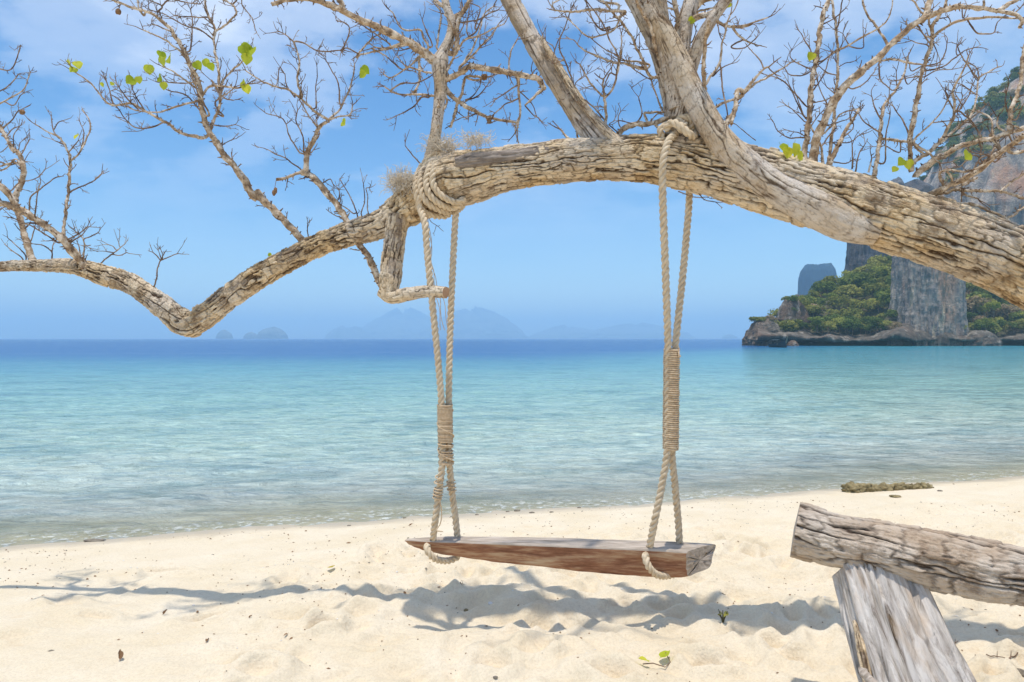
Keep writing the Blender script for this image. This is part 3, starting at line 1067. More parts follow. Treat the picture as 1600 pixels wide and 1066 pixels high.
add_bark_tube(mb, P[:kk], R[:kk], 352, depth=0.115, ncell=32, aspect=3.0, seed=3, lump=0.07, crackw=1.3)
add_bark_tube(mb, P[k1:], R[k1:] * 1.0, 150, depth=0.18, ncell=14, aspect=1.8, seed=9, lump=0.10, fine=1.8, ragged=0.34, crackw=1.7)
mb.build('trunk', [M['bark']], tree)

PLACED = {}      # cluster -> array rows (px, py, depth, diameter)


def place(cl, rows):
    PLACED.setdefault(cl, []).extend([tuple(r) for r in rows])


place('trunk', [(px, py, float(trunk_depth(px)) , dm) for px, py, dm in TRUNK_PX])
for a, b in zip(TRUNK_PX[:-1], TRUNK_PX[1:]):
    for t in (0.25, 0.5, 0.75):
        px = a[0] * (1 - t) + b[0] * t; py = a[1] * (1 - t) + b[1] * t
        PLACED['trunk'].append((px, py, float(trunk_depth(px)), a[2] * (1 - t) + b[2] * t))


def trace(region, coords):
    ox, oy, k = RX[region]
    c = np.array([float(q) for q in coords.replace(',', ' ').split()]).reshape(-1, 2)
    return np.stack([ox + c[:, 0] * k, oy + c[:, 1] * k], 1)


def path3(cl, P2, d0, d1, ddepth=None, dstart=None, parents=('trunk',)):
    """pixel polyline -> world polyline with radius; depth starts at what it grows from"""
    rows = []
    for c in (cl,) + tuple(parents):
        rows += PLACED.get(c, [])
    rows = np.array(rows)
    if dstart is None:
        gap = np.hypot(rows[:, 0] - P2[0][0], rows[:, 1] - P2[0][1])
        near_i = int(np.argmin(gap - 0.5 * rows[:, 3]))
        dstart = rows[near_i][2]
        # root the stroke in the wood it grows from
        if 2.0 < gap[near_i] < 34.0:
            P2 = np.vstack([rows[near_i][:2], P2])
    seg = np.concatenate([[0], np.cumsum(np.hypot(*np.diff(P2, axis=0).T))])
    ln = seg[-1] / FPX * dstart
    if ddepth is None:
        ddepth = RNG.uniform(-0.5, 0.5) * ln
    t = seg / max(seg[-1], 1e-6)
    dep = dstart + ddepth * (0.75 * t + 0.25 * t * t)
    dia = d0 + (d1 - d0) * t
    place(cl, zip(P2[:, 0], P2[:, 1], dep, dia))
    # dense samples for later joins
    for a in range(len(P2) - 1):
        n = max(1, int((seg[a + 1] - seg[a]) / 6))
        for q in range(1, n):
            w = q / n
            PLACED[cl].append((P2[a][0] * (1 - w) + P2[a + 1][0] * w, P2[a][1] * (1 - w) + P2[a + 1][1] * w, dep[a] * (1 - w) + dep[a + 1] * w, dia[a] * (1 - w) + dia[a + 1] * w))
    X = np.array([W(p[0], p[1], d) for p, d in zip(P2, dep)])
    return np.column_stack([X, 0.5 * dia / FPX * dep])


def big_limb(name, cl, region, coords, dias, ddepth, dstart=None, mat='limb_bark', sides=84, depth=0.09, ncell=16, aspect=2.6, seed=1, parents=('trunk',), cap='limb_bark', lump=0.1, ragged=0.0, off0=0.0):
    P2 = trace(region, coords)
    Q = path3(cl, P2, 10, 10, ddepth, dstart, parents)
    dep = Q[:, 1]
    if len(Q) > len(dias):
        dias = [dias[0]] + list(dias)
        P2 = np.vstack([P2[:1], P2])
    Q[:, 3] = 0.5 * np.array(dias) / FPX * dep
    for r_, (a, b), dd, dm in zip(Q, P2, dep, dias):
        PLACED[cl].append((a, b, dd, dm))
    C = resample(catmull(Q, 12), lambda r: max(r[3] * 0.085, 0.002))
    mb = MB()
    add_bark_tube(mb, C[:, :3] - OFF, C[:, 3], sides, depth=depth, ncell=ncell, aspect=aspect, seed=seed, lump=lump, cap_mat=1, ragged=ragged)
    return mb.build(name, [M[mat], M[cap]], tree), C


# twigs -----------------------------------------------------------
class Twigs:
    def __init__(self):
        self.mb = MB()

    def twig(self, p, dvec, ln, r0, rng, sub=2, curl=0.5):
        n = 5
        pts = [p]
        v = dvec / np.linalg.norm(dvec)
        bend = rng.normal(size=3) * curl * 0.5
        bend[2] += 0.30
        for i in range(n):
            v = v + bend * 0.22 + rng.normal(size=3) * 0.13
            v /= np.linalg.norm(v)
            pts.append(pts[-1] + v * ln / n)
        pts = np.array(pts)
        rad = np.linspace(r0, max(r0 * 0.5, 0.0013), n + 1)
        add_tube(self.mb, pts - OFF, rad, 5 if r0 > 0.003 else 4, caps=True)
        # short dead spurs
        for k in range(sub):
            i = int(rng.integers(1, n))
            sv = np.cross(v, rng.normal(size=3)); sv /= np.linalg.norm(sv) + 1e-9
            sv = sv * 0.9 + v * 0.7
            l2 = ln * rng.uniform(0.25, 0.6)
            if l2 > 0.035 and sub > 0:
                self.twig(pts[i], sv, l2, rad[i] * 0.75, rng, sub - 1, curl)
            else:
                q = pts[i] + sv / np.linalg.norm(sv) * min(l2, 0.02)
                add_tube(self.mb, np.array([pts[i], q]) - OFF, np.array([rad[i] * 0.9, 0.0012]), 4)

    def along(self, C, density, lmin, lmax, seed, spurs=True, up=0.25, t0=0.15, sub=2, face=0.0):
        if len(C) < 5:
            return
        rng = np.random.default_rng(seed)
        seg = np.concatenate([[0], np.cumsum(np.linalg.norm(np.diff(C[:, :3], axis=0), axis=1))])
        L_ = seg[-1]
        T = np.gradient(C[:, :3], axis=0)
        T /= np.linalg.norm(T, axis=1)[:, None] + 1e-9
        n = rng.poisson(L_ * density)
        for k in range(n):
            s = L_ * rng.uniform(t0, 1.0)
            i = min(int(np.searchsorted(seg, s)), len(C) - 1)
            side = np.cross(T[i], rng.normal(size=3)); side /= np.linalg.norm(side) + 1e-9
            dvec = side + T[i] * rng.uniform(0.2, 1.0) + np.array([0, 0, up])
            ln = rng.uniform(min(lmin, lmax * 0.6), lmax) * (0.5 + rng.random() * 0.5)
            if ln < 1e-3:
                continue
            self.twig(C[i, :3] + side * C[i, 3] * 0.7, dvec, ln, min(max(C[i, 3] * 0.42, 0.0019), 0.0036), rng, sub)
        if spurs:
            m = rng.poisson(L_ * 42)
            for k in range(m):
                i = int(rng.integers(2, len(C)))
                side = np.cross(T[i], rng.normal(size=3)); side /= np.linalg.norm(side) + 1e-9
                r = C[i, 3]
                l2 = r * rng.uniform(0.5, 1.2) + 0.004
                a = C[i, :3] + side * r * 0.75
                b = a + (side + T[i] * rng.uniform(-0.2, 0.7)) * l2
                add_tube(self.mb, np.array([a, b]) - OFF, np.array([min(r * 0.4, 0.006), min(r * 0.15, 0.002)]), 4)

    def tip(self, C, seed, n=2, ln=0.10):
        if len(C) < 5:
            return
        rng = np.random.default_rng(seed)
        T = C[-1, :3] - C[-3, :3]; T /= np.linalg.norm(T)
        for k in range(n):
            self.twig(C[-1, :3], T + rng.normal(size=3) * 0.45, ln * rng.uniform(0.4, 1), max(C[-1, 3] * 0.8, 0.0018), rng, 1)

    def build(self, parent):
        if self.mb.n:
            return self.mb.build('twigs', [M['twig']], parent, kind='stuff')


def branch(cl, parent, tw, region, coords, d0, d1, dd=None, dens=9.0, lmin=0.03, lmax=0.13, parents=('trunk',), dstart=None, spurs=True, name='side_branch', seed=None, up=0.25, sub=2, tip=True):
    seed = int(RNG.integers(1 << 30)) if seed is None else seed
    P2 = trace(region, coords)
    th_ = 0.86 if d0 < 7 else 1.0
    Q = path3(cl, P2, d0 * th_, d1 * th_, dd, dstart, parents)
    C = catmull(Q, 8)
    C = resample(C, lambda r: max(0.006, r[3] * 0.5))
    k = 1.0 / 0.035
    s = np.arange(len(C)) * 0.006
    wob = np.stack([fbm(s * 22, s * 0 + j * 9, None, 2, seed % 1000 + j) for j in range(3)], 1)
    C[:, :3] += wob * np.clip(C[:, 3:4] * 0.9, 0, 0.006)
    C[:, 3] *= 1 + 0.16 * fbm(s * 40, s * 0, None, 2, seed % 997)
    mb = MB()
    add_tube(mb, C[:, :3] - OFF, C[:, 3], 9 if d0 > 6 else 6, rough=0.22 if d0 > 5 else 0.1, seed=seed % 91)
    o = mb.build(name, [M['branch'] if d0 > 3.4 else M['twig']], parent)
    if tw is not None:
        tw.along(C, dens, lmin, lmax, seed, spurs, up, sub=sub)
        if tip and d1 < 3.5:
            tw.tip(C, seed + 1)
    return o, C


# --- great limbs -------------------------------------------------
fork, Cf = big_limb('limb', 'fork', 0, '1368 368 1330 354 1294 336 1250 314 1195 284 1134 231 1104 187 1080 142 1062 100 1040 55 1012 5 985 -60 950 -150', [34, 52, 60, 56, 49, 45, 39, 37, 34, 31, 29, 27, 24], 0.26, dstart=3.235, depth=0.06, ncell=15, aspect=3.0, seed=41, sides=120, lump=0.12)
upr, Cu = big_limb('limb', 'upright', 0, '1060 232 1060 200 1054 160 1044 115 1030 70 1010 30 985 -15 955 -70 930 -150', [50, 42, 38, 37, 35, 32, 30, 28, 24], 0.30, dstart=3.50, depth=0.09, ncell=13, seed=42, lump=0.14)
upr2, Cu2 = big_limb('limb', 'upright', 0, '1062 150 1064 110 1066 70 1072 30 1084 -10 1100 -70 1120 -150', [26, 27, 26, 26, 24, 22, 18], 0.10, dstart=3.45, depth=0.10, ncell=12, seed=43, lump=0.12)
upr3, Cu3 = big_limb('limb', 'upright', 0, '1060 185 1076 120 1092 68 1116 26 1146 -14 1190 -70', [22, 22, 20, 17, 15, 11], -0.12, dstart=3.44, depth=0.10, ncell=10, seed=53, lump=0.12, sides=60)
upr4, Cu4 = big_limb('limb', 'upright', 0, '1056 170 1044 100 1034 40 1030 -10 1034 -80', [24, 24, 23, 21, 17], -0.05, dstart=3.44, depth=0.12, ncell=11, seed=54, lump=0.14, sides=64)
dead, Cd = big_limb('limb', 'dead', 0, '952 240 930 212 905 183 882 150 852 103 822 48 797 0 770 -55 735 -140', [58, 44, 33, 28, 26, 27, 27, 25, 20], 0.45, dstart=3.55, depth=0.15, ncell=9, aspect=4.5, seed=44, ragged=0.3)
dead2, Cd2 = big_limb('bark_strip', 'dead', 0, '995 250 955 212 922 178 895 140 868 97 846 60', [15, 15, 13, 12, 11, 6], 0.25, dstart=3.42, depth=0.16, ncell=7, aspect=4, seed=45, mat='bark', sides=40)
stem, Cs = big_limb('limb', 'stem', 0, '673 256 676 236 681 205 686 165 688 130 688 98 694 80 703 60 706 35 697 8 690 -40 684 -110', [23, 20, 17, 17, 20, 25, 17, 14, 13, 12, 11, 8], 0.15, dstart=3.70, depth=0.11, ncell=10, seed=46, sides=60)
stub, Cb = big_limb('limb', 'stub', 0, '622 338 617 372 613 405 610 438 606 466', [36, 33, 33, 32, 24], -0.06, dstart=3.66, mat='bark', depth=0.15, ncell=13, aspect=2.0, seed=47, sides=90)
stub2, Cb2 = big_limb('broken_stub', 'stub', 0, '596 455 612 464 640 459 668 455 697 457', [20, 22, 21, 20, 19], -0.16, dstart=3.61, mat='bark', depth=0.20, ncell=9, seed=48, sides=70, cap='cut_wood')
slab, Csl = big_limb('broken_stub', 'slab', 0, '712 256 745 251 790 247 840 239 900 224', [16, 25, 20, 19, 8], -0.02, dstart=3.53, mat='dead_wood', depth=0.22, ncell=8, aspect=5, seed=49, sides=60, cap='cut_wood', lump=0.28)

# --- twiggy systems; every traced stroke is one branch ------------
CL_LEAVES = []   # (cluster object, px, py, depth, size px, count)


def system(cl, main, subs, dens=9.0, lmin=0.03, lmax=0.13, parents=('trunk',), main_obj=None, dstart=None):
    tw = Twigs()
    if main_obj is None:
        region, coords, d0, d1, dd = main
        o, C = branch(cl, tree, tw, region, coords, d0, d1, dd, dens, lmin, lmax, parents, name='branch', dstart=dstart)
    else:
        o = main_obj
    for sdef in subs:
        region, coords, d0, d1 = sdef[:4]
        dd = sdef[4] if len(sdef) > 4 else None
        branch(cl, o, tw, region, coords, d0, d1, dd, dens if d0 < 7 else dens * 0.7, lmin, lmax, parents)
    return o, tw


A, twA = system('A', (6, '290 420 270 395 170 290 70 190 0 120', 11, 12, -0.02), [
    (0, '400 300 398 308 380 280 367 261 350 241 334 215 322 195 314 162 314 137 306 122 291 89 279 63 261 40 241 25 215 15 190 7 172 -2', 12, 3, -0.18),
    (1, '1300 790 1350 680 1360 560 1350 450 1335 350 1320 250 1330 180 1290 110 1270 30 1280 -40 1300 -140', 6, 3.5, 0.25),
    (1, '1330 200 1400 150 1460 90 1440 30 1370 0 1300 -30', 4, 2.5),
    (1, '1250 850 1130 820 1010 750 900 690 800 640 700 650 620 590 570 520 530 490 480 455', 6, 2.2, -0.3),
    (1, '1000 760 930 790 840 790 780 740 740 680', 3, 1.8),
    (1, '1240 620 1100 660 1000 690 860 690 770 650 750 630', 4, 2),
    (1, '1230 560 1150 500 1080 450 1000 410', 4, 2), (1, '1360 530 1440 430 1490 390 1540 310', 4, 2.2),
    (1, '1240 500 1130 515 1040 510', 3, 2), (1, '1380 720 1330 640 1430 560 1450 540', 3, 2),
    (1, '1240 600 1290 540 1360 530 1460 545 1530 520', 5, 3), (1, '1150 350 1050 270 950 215 890 190', 4, 2.2), (1, '1100 250 1060 200 940 150', 3, 2),
    (1, '890 100 860 60 850 0 820 -30', 4, 2.5), (1, '1180 300 1190 150 1180 60', 3, 2), (1, '1320 250 1230 180 1170 170 1030 100 920 60', 3, 2),
    (1, '1290 110 1180 110 1080 100', 3, 1.8), (1, '900 690 830 580 820 520', 3, 1.8), (1, '860 690 780 600 720 520', 3, 1.8), (1, '700 650 680 560 655 490', 2.5, 1.6),
    (1, '1400 950 1370 900 1440 860', 2.5, 1.6), (1, '1310 770 1400 780 1450 770', 3, 1.8), (1, '1240 690 1150 590 1040 560 1000 520', 3, 1.8),
    (1, '1290 700 1220 560 1180 440 1160 400', 4, 2), (1, '1310 500 1380 600 1440 620', 3, 2), (1, '1000 40 920 0 880 -40', 3, 2), (1, '1060 0 1150 20 1240 30', 3, 2), (1, '1490 -20 1500 40 1560 120 1579 190', 2.5, 1.6)], dens=25, lmax=0.13)

Bm, twB = system('B', (0, '598 452 592 440 575 400 558 377 545 350 539 338 522 316 501 290 489 278 471 270', 11, 9, 0.04), [
    (2, '300 1075 310 1030 310 950 340 900 370 830 390 790 440 750', 9, 5, -0.05),
    (2, '440 740 330 660 260 600 200 560 100 530 0 480 -60 440', 5, 2.2, -0.1), (2, '280 600 260 500 270 400 240 280 200 230 150 200', 4.5, 2),
    (2, '440 750 510 690 560 600 600 480 610 400', 4, 2), (2, '520 640 510 520 470 440 430 370', 3, 1.8), (2, '300 950 290 850 250 750 260 680', 3, 1.8),
    (2, '440 750 510 720 580 710 600 650', 4, 2), (2, '280 1050 200 990 120 950 50 915', 3, 1.6), (2, '270 940 210 850 170 740 60 700', 3, 1.6), (2, '380 790 330 720 270 620', 3, 2),
    (2, '240 260 300 270 380 315 460 320 540 310', 3, 2.2), (2, '370 660 370 560 380 470', 2.5, 1.6), (2, '240 600 190 530 180 460', 2.5, 1.6), (2, '340 900 390 830 370 740', 3, 1.8),
    (6, '280 0 200 30 130 45', 6, 5, -0.05), (6, '420 60 460 40 480 80', 2.5, 1.5), (6, '500 180 515 130 505 100', 2.5, 1.5), (2, '150 420 140 470 130 520', 2.5, 1.5)], dens=20, lmax=0.12)
sb, twS = system('S', (6, '630 275 600 190 560 110 520 45', 3, 1.6, 0.05), [
    (6, '650 255 670 180 665 70', 2.6, 1.6), (6, '690 250 690 150 680 100 700 95', 2.6, 1.6), (6, '600 250 560 220 520 200', 2.4, 1.5), (6, '320 380 320 310', 2.2, 1.6)], dens=8, lmax=0.06)

Cc, twC = system('C', (5, '575 650 550 620 500 550 430 470 390 410 330 360 260 310 180 260 100 220 0 190 -150 160', 13, 9, -0.25), [
    (5, '110 225 100 205 50 130 0 80 -60 30 -200 -60', 10, 7, -0.1),
    (5, '395 420 400 300 410 200 430 80 430 0 435 -60 430 -110', 6, 4.5), (1, '430 960 400 890 370 850 330 830 270 800 220 770', 4, 2), (1, '430 1000 490 950 520 890 560 800 550 740 515 680', 4, 2),
    (1, '360 850 330 800 320 720', 2.5, 1.6), (1, '335 800 360 760 390 745', 2.2, 1.6), (1, '430 940 460 900 485 870', 2.4, 1.6), (1, '500 930 520 830 500 760', 2.2, 1.5),
    (5, '420 410 480 380 540 335', 3, 2), (5, '420 435 500 390 520 370', 3, 2), (5, '180 250 190 160 240 110 300 60 350 30', 3, 2), (5, '220 240 230 130 255 60', 2.5, 1.6),
    (5, '430 120 520 80 580 50 630 10', 3, 1.8), (5, '130 60 220 40 280 -20', 2.5, 1.6), (5, '360 430 280 380 200 330 75 275', 3, 1.8), (1, '385 890 340 870', 2.5, 1.5)], dens=19, lmax=0.11)
C3, twC3 = system('C3', (5, '205 550 190 500 170 440 140 340 120 260 100 150 140 50 155 0 155 -10 130 -100 80 -150 40 -220 0 -290 -60 -370', 11, 5, 0.2), [
    (1, '20 790 80 740 110 690 130 680', 3, 1.8), (1, '90 930 85 850 95 815', 2.5, 1.6), (1, '130 970 160 910 185 860', 2.5, 1.6), (1, '110 950 125 880', 2.2, 1.5),
    (1, '-60 700 0 640 100 590 160 540 190 450', 3.5, 1.8), (1, '30 630 90 650 130 590', 2.5, 1.6), (1, '-60 600 0 570 60 530 120 460', 3, 1.8), (1, '-60 440 0 430 70 430 110 360 130 280', 3, 1.8),
    (1, '150 1050 90 1000 0 1030 -60 1020', 4, 2.5), (1, '155 1060 100 985 40 1040 -40 1060', 3.5, 2), (5, '180 440 200 390 220 320', 2.6, 1.6), (1, '40 850 80 800 130 775', 2.4, 1.6),
    (1, '-40 950 10 940 40 915', 2.2, 1.6), (1, '0 1000 60 1020 140 1000', 3, 2)], dens=13, lmax=0.10)
sh, twSh = system('E', (5, '585 605 640 540 710 490 770 440', 3.4, 1.8, 0.0), [
    (5, '700 505 740 510 780 490', 2.4, 1.6), (5, '700 495 660 485', 2.2, 1.5), (5, '720 480 700 455 675 445', 2.2, 1.5), (5, '740 460 735 430', 2.2, 1.5)], dens=2, lmax=0.03)
sh2, twSh2 = system('F', (5, '955 695 970 600 995 540', 3.2, 2.4, 0.0), [(5, '995 540 1040 520 1095 500', 2.4, 1.6), (5, '990 540 970 515 945 495', 2.4, 1.6), (5, '995 540 985 500', 2, 1.5), (5, '1000 540 1005 505', 2, 1.5)], dens=2, lmax=0.03)
sh3, twSh3 = system('G', (5, '515 555 520 420 495 385 465 360', 4, 1.8, 0.0), [
    (5, '525 410 560 395 610 370', 2.4, 1.6), (5, '500 510 490 460 478 430', 2.2, 1.5), (5, '325 530 320 490 270 450 200 440', 2.8, 1.6), (5, '160 515 90 440 50 400', 2.6, 1.6), (5, '320 490 330 440', 2.2, 1.5),
    (5, '140 530 90 490 55 465', 2.4, 1.5), (5, '520 440 545 460', 2, 1.5)], dens=5, lmax=0.05)

S3, twS3 = system('stem', None, [
    (2, '1090 370 1040 330 950 270 800 190 650 130 500 50 350 5 200 0 100 25', 14, 6, -0.35), (2, '480 60 530 30 490 -20 500 -80', 7, 5), (2, '570 100 540 30 520 -30', 5, 3),
    (2, '1230 330 1240 200 1260 100 1320 0 1350 -60', 8, 5), (2, '1210 130 1270 80 1320 10 1340 -40', 8, 5), (2, '1180 60 1120 20 1080 -40', 7, 4),
    (9, '560 640 640 600 690 570 740 550 860 570 1000 600 1130 620 1270 660 1330 740', 9, 9, -0.15),
    (9, '520 740 560 800 620 850 720 910 850 970 960 1000 1110 1030', 8, 3.5, 0.1), (9, '610 880 590 960 560 1066', 6, 5), (9, '870 980 885 1030', 7, 5), (9, '620 850 650 780 670 690 700 640 860 660', 6, 4),
    (9, '680 650 760 670 860 650 910 630', 4, 2.5), (9, '1115 640 1120 760 1135 900 1120 1010 1110 1066', 5, 3), (9, '1330 740 1270 790 1170 880', 6, 3.5), (9, '1040 590 1050 460 1080 390 1110 330', 4, 2.5),
    (9, '1100 720 1020 770 920 840', 3, 1.8), (9, '1170 880 1240 960 1290 985', 3, 1.8), (9, '1110 830 1000 880 900 970', 3, 1.8), (9, '400 800 260 790 150 790 70 770 0 720', 5, 2.4, -0.2), (9, '60 760 150 700 280 690 400 630', 3.4, 2),
    (9, '370 820 310 820 240 900 80 980', 3.4, 1.8), (9, '300 500 300 600 305 660 280 720 250 780', 6, 4), (9, '150 360 60 400 0 410 -60 400', 5, 3), (9, '400 620 240 570 180 580 60 650 0 620', 4, 2),
    (9, '300 470 200 560 110 470', 3.5, 2), (9, '370 400 330 320 300 260 200 260 130 220 80 120 50 90', 4, 2), (9, '520 600 560 520 630 400 670 340 800 300 900 250 1000 210', 5, 2.2, -0.2), (9, '640 560 720 480 810 390 900 290 960 200', 5, 2, -0.1),
    (9, '660 540 740 400 800 250 830 130 910 60', 4, 2), (9, '680 330 760 270 830 150 950 90', 3.4, 2), (9, '610 190 730 180 830 150', 3, 2), (9, '690 260 700 150 710 80', 3, 1.8), (9, '760 230 800 80 770 50 740 40', 3, 1.8),
    (9, '440 400 470 200 470 100 420 30', 4, 2.4), (9, '400 380 340 230 320 170', 3, 1.8), (9, '570 400 650 240 680 180', 3, 1.8), (9, '500 740 520 860 470 950 450 1066', 5, 4), (9, '480 640 470 760 450 900', 5, 5),
    (9, '660 860 740 800 800 720', 3, 1.6), (9, '680 840 780 800 870 700', 3, 1.6), (9, '770 950 720 970 640 985', 2.6, 1.6), (9, '590 280 560 200 500 120', 4, 2.4), (9, '560 460 600 420 640 420', 5, 4), (9, '420 500 340 420 200 340', 5, 3),
    (2, '930 280 780 310 640 340', 5, 3), (2, '620 360 650 310 720 240', 4, 3), (2, '640 340 560 300 530 320', 3, 2), (2, '720 300 820 360 880 420 960 440', 3, 2), (2, '530 320 580 200 560 150 500 130', 3, 1.8), (2, '820 270 720 200 640 150', 3, 1.8)],
    dens=17, lmax=0.13, main_obj=stem)

D, twD = system('fork', None, [
    (3, '1175 580 1180 400 1190 250 1215 130', 7, 5), (3, '1180 550 1230 470 1280 390 1300 250 1340 100', 5, 3), (3, '1280 395 1300 550 1330 720', 3, 2.4), (3, '1250 665 1400 600 1500 520 1579 480 1700 400', 6, 2.6),
    (3, '1330 760 1390 620 1470 520 1550 430 1579 415', 7, 3), (3, '1550 430 1530 380 1500 345', 2.8, 2), (3, '1395 560 1360 740 1355 770', 7, 5), (3, '1240 830 1300 760 1330 740', 4, 3), (3, '1240 470 1300 420 1355 395', 3, 1.8)],
    dens=3.5, lmax=0.07, main_obj=fork)
U, twU = system('upright', None, [
    (11, '410 860 415 760 460 660 480 540 465 400 455 250 450 100 430 0 425 -60', 9, 7, -0.1), (11, '500 760 480 620 480 500', 5, 4), (11, '380 660 340 500 300 340 250 180 180 60 150 0', 7, 5), (11, '360 370 270 250 245 120', 9, 6), (11, '500 180 590 130 700 100 790 60 830 0', 10, 8, -0.1),
    (11, '470 170 600 90 720 60', 5, 3), (11, '700 110 760 170 840 200 927 195 990 180', 6, 4), (11, '860 210 927 290 990 320', 5, 3), (11, '600 30 560 100 500 180 480 270', 14, 12), (11, '640 0 740 -30 830 -80', 12, 9),
    (3, '830 430 700 400 600 380 500 340 430 300 380 250', 6, 2, -0.2), (3, '840 400 700 375', 4, 3), (3, '860 480 800 360 700 180 600 50 560 0', 6, 4, -0.15), (3, '700 75 650 70 500 65 370 80 265 70', 6, 3, -0.2), (3, '265 70 250 30 300 0', 4, 2),
    (3, '680 70 620 190 480 230 400 170 330 110', 4, 2), (3, '860 495 780 450 740 420', 2.6, 1.6), (3, '1060 300 1110 260 1135 200', 3, 1.8), (3, '1065 320 1070 400 1060 380', 2.5, 1.6), (3, '1060 310 1170 290', 2.4, 1.6),
    (3, '650 30 560 10 500 -40', 5, 3), (3, '600 170 540 180 500 130 450 0', 3, 2), (3, '670 160 560 190 490 120', 3, 2), (3, '1340 170 1430 160 1579 110', 4, 2.4), (3, '1350 290 1430 300 1500 245', 3, 1.8), (3, '1240 90 1290 10 1340 -20', 4, 2.4),
    (3, '940 700 880 560 860 500', 4, 3), (11, '240 60 330 300 300 340', 5, 3), (11, '420 70 330 60 240 30', 4, 2.4)],
    dens=14, lmax=0.14, main_obj=upr)
Mm, twM = system('M', (3, '580 895 575 700 565 560 560 490', 7, 3, -0.05), [
    (3, '570 610 620 540 660 410 670 300 675 220', 5, 2.2), (3, '640 490 650 350 600 250 550 130 450 0', 3.4, 2), (3, '550 590 480 510 420 400', 4, 2.4), (3, '570 740 500 660 420 600 360 570', 3.4, 2),
    (3, '400 600 340 420 290 280 330 160 360 60', 3.4, 2), (3, '250 390 270 290 320 190', 2.6, 1.6), (3, '400 590 390 520 440 470', 2.6, 1.6), (3, '540 760 470 690 410 640', 3, 1.8), (3, '600 460 560 560', 3, 2), (3, '640 340 560 300 500 250', 2.6, 1.6)], dens=14, lmax=0.12)
Mw, twMw = system('Mw', (3, '560 910 640 840 720 780 860 760 960 730', 9, 8, -0.05), [(3, '760 780 800 700 780 600', 3, 1.8), (3, '830 745 820 700 930 695', 5, 4), (3, '890 780 960 860 1020 920', 6, 4), (3, '660 770 655 720 670 690', 2.4, 1.6), (3, '620 790 600 770 630 750', 2.4, 1.6), (3, '760 770 700 755 660 745', 2.4, 1.6), (3, '840 765 880 720 900 700', 3, 2)], dens=3, lmax=0.04)
De, twDe = system('dead', None, [(3, '400 740 410 860 500 980', 4, 3), (3, '350 860 300 800', 5, 3), (9, '1330 360 1320 300', 6, 2), (3, '250 390 260 300 210 260', 2.6, 1.6), (9, '1350 460 1340 330', 2.5, 1.6), (3, '20 440 40 560 50 700 20 790 40 880', 4, 2), (3, '40 560 120 640 150 720', 2.6, 1.6), (3, '150 490 120 430 130 380', 2.6, 1.6)], dens=5, lmax=0.08, main_obj=dead)

R1, twR1 = system('R1', (4, '240 1040 230 980 240 800 255 650 270 500 290 400 310 230 340 80 370 0 390 -60 400 -140', 9, 6, 0.1), [
    (4, '240 660 150 560 70 490 0 470', 3, 2), (4, '270 640 350 620 410 590', 2.6, 1.8), (4, '290 400 250 300 200 210', 3, 1.8), (4, '275 560 340 460 380 350', 3, 1.8), (4, '265 440 200 470 130 460 100 420', 3, 1.6), (4, '270 430 190 400 140 360 135 330', 3, 1.6),
    (4, '220 720 170 620 120 510', 2.6, 1.6), (4, '225 850 130 850 60 810 35 760', 3, 1.6), (4, '230 730 190 640 155 540', 2.6, 1.6), (4, '340 150 400 120 470 60', 2.6, 1.6), (4, '220 750 170 700 140 670', 2.2, 1.5), (4, '235 850 190 820 150 815', 2.2, 1.5)], dens=8, lmax=0.10)
R2, twR2 = system('R2', (4, '275 1130 275 1060 290 870 330 770 380 660 440 580 500 510 560 450 640 390 720 310 800 230 880 170 960 120 1040 85 1130 55 1220 45 1320 55 1420 75 1500 90 1560 130 1555 170', 15, 5.5, -0.35), [
    (4, '940 140 980 60 1000 -40 1010 -130', 10, 8), (4, '1420 65 1480 30 1530 0 1570 -30', 7, 5), (4, '1090 60 1100 0 1110 -50', 6, 4), (4, '730 280 680 190 620 110 590 40 580 -20', 5, 3.4), (4, '690 380 760 370 850 385 950 405', 4.4, 3.4),
    (4, '930 180 960 220 1000 240', 3, 2), (4, '440 310 500 280 580 230 660 190 720 140 760 60 765 -20', 4, 2), (4, '500 290 580 300 585 250', 2.6, 1.6), (4, '490 270 460 210', 2.4, 1.5), (4, '680 400 690 490 760 560', 3, 1.8), (4, '520 550 600 510 650 450', 3, 1.8), (4, '940 80 900 20 860 -10', 4, 2.6), (4, '1320 40 1330 0', 5, 4),
    (4, '370 660 320 560 300 500', 2.4, 1.6), (4, '1200 120 1215 75 1225 45', 2.4, 1.6), (4, '300 860 400 770 450 700 560 670', 4, 2), (4, '340 780 420 760 480 740', 2.5, 1.6)], dens=5, lmax=0.09)
R3, twR3 = system('R3', (4, '365 1050 370 1000 400 800 410 680 420 560 430 400 420 200 400 80 390 0 380 -60', 6, 4, 0.2), [
    (4, '430 300 360 360 300 390', 3, 2), (4, '430 470 360 450 310 410', 2.6, 1.8), (4, '420 200 440 90 455 0', 3, 2), (4, '440 310 400 330 340 380 310 400', 3, 2), (4, '425 420 470 395 490 390', 2.2, 1.5), (4, '410 580 360 540', 2.2, 1.5), (4, '430 330 455 270', 3, 2)], dens=7, lmax=0.09)
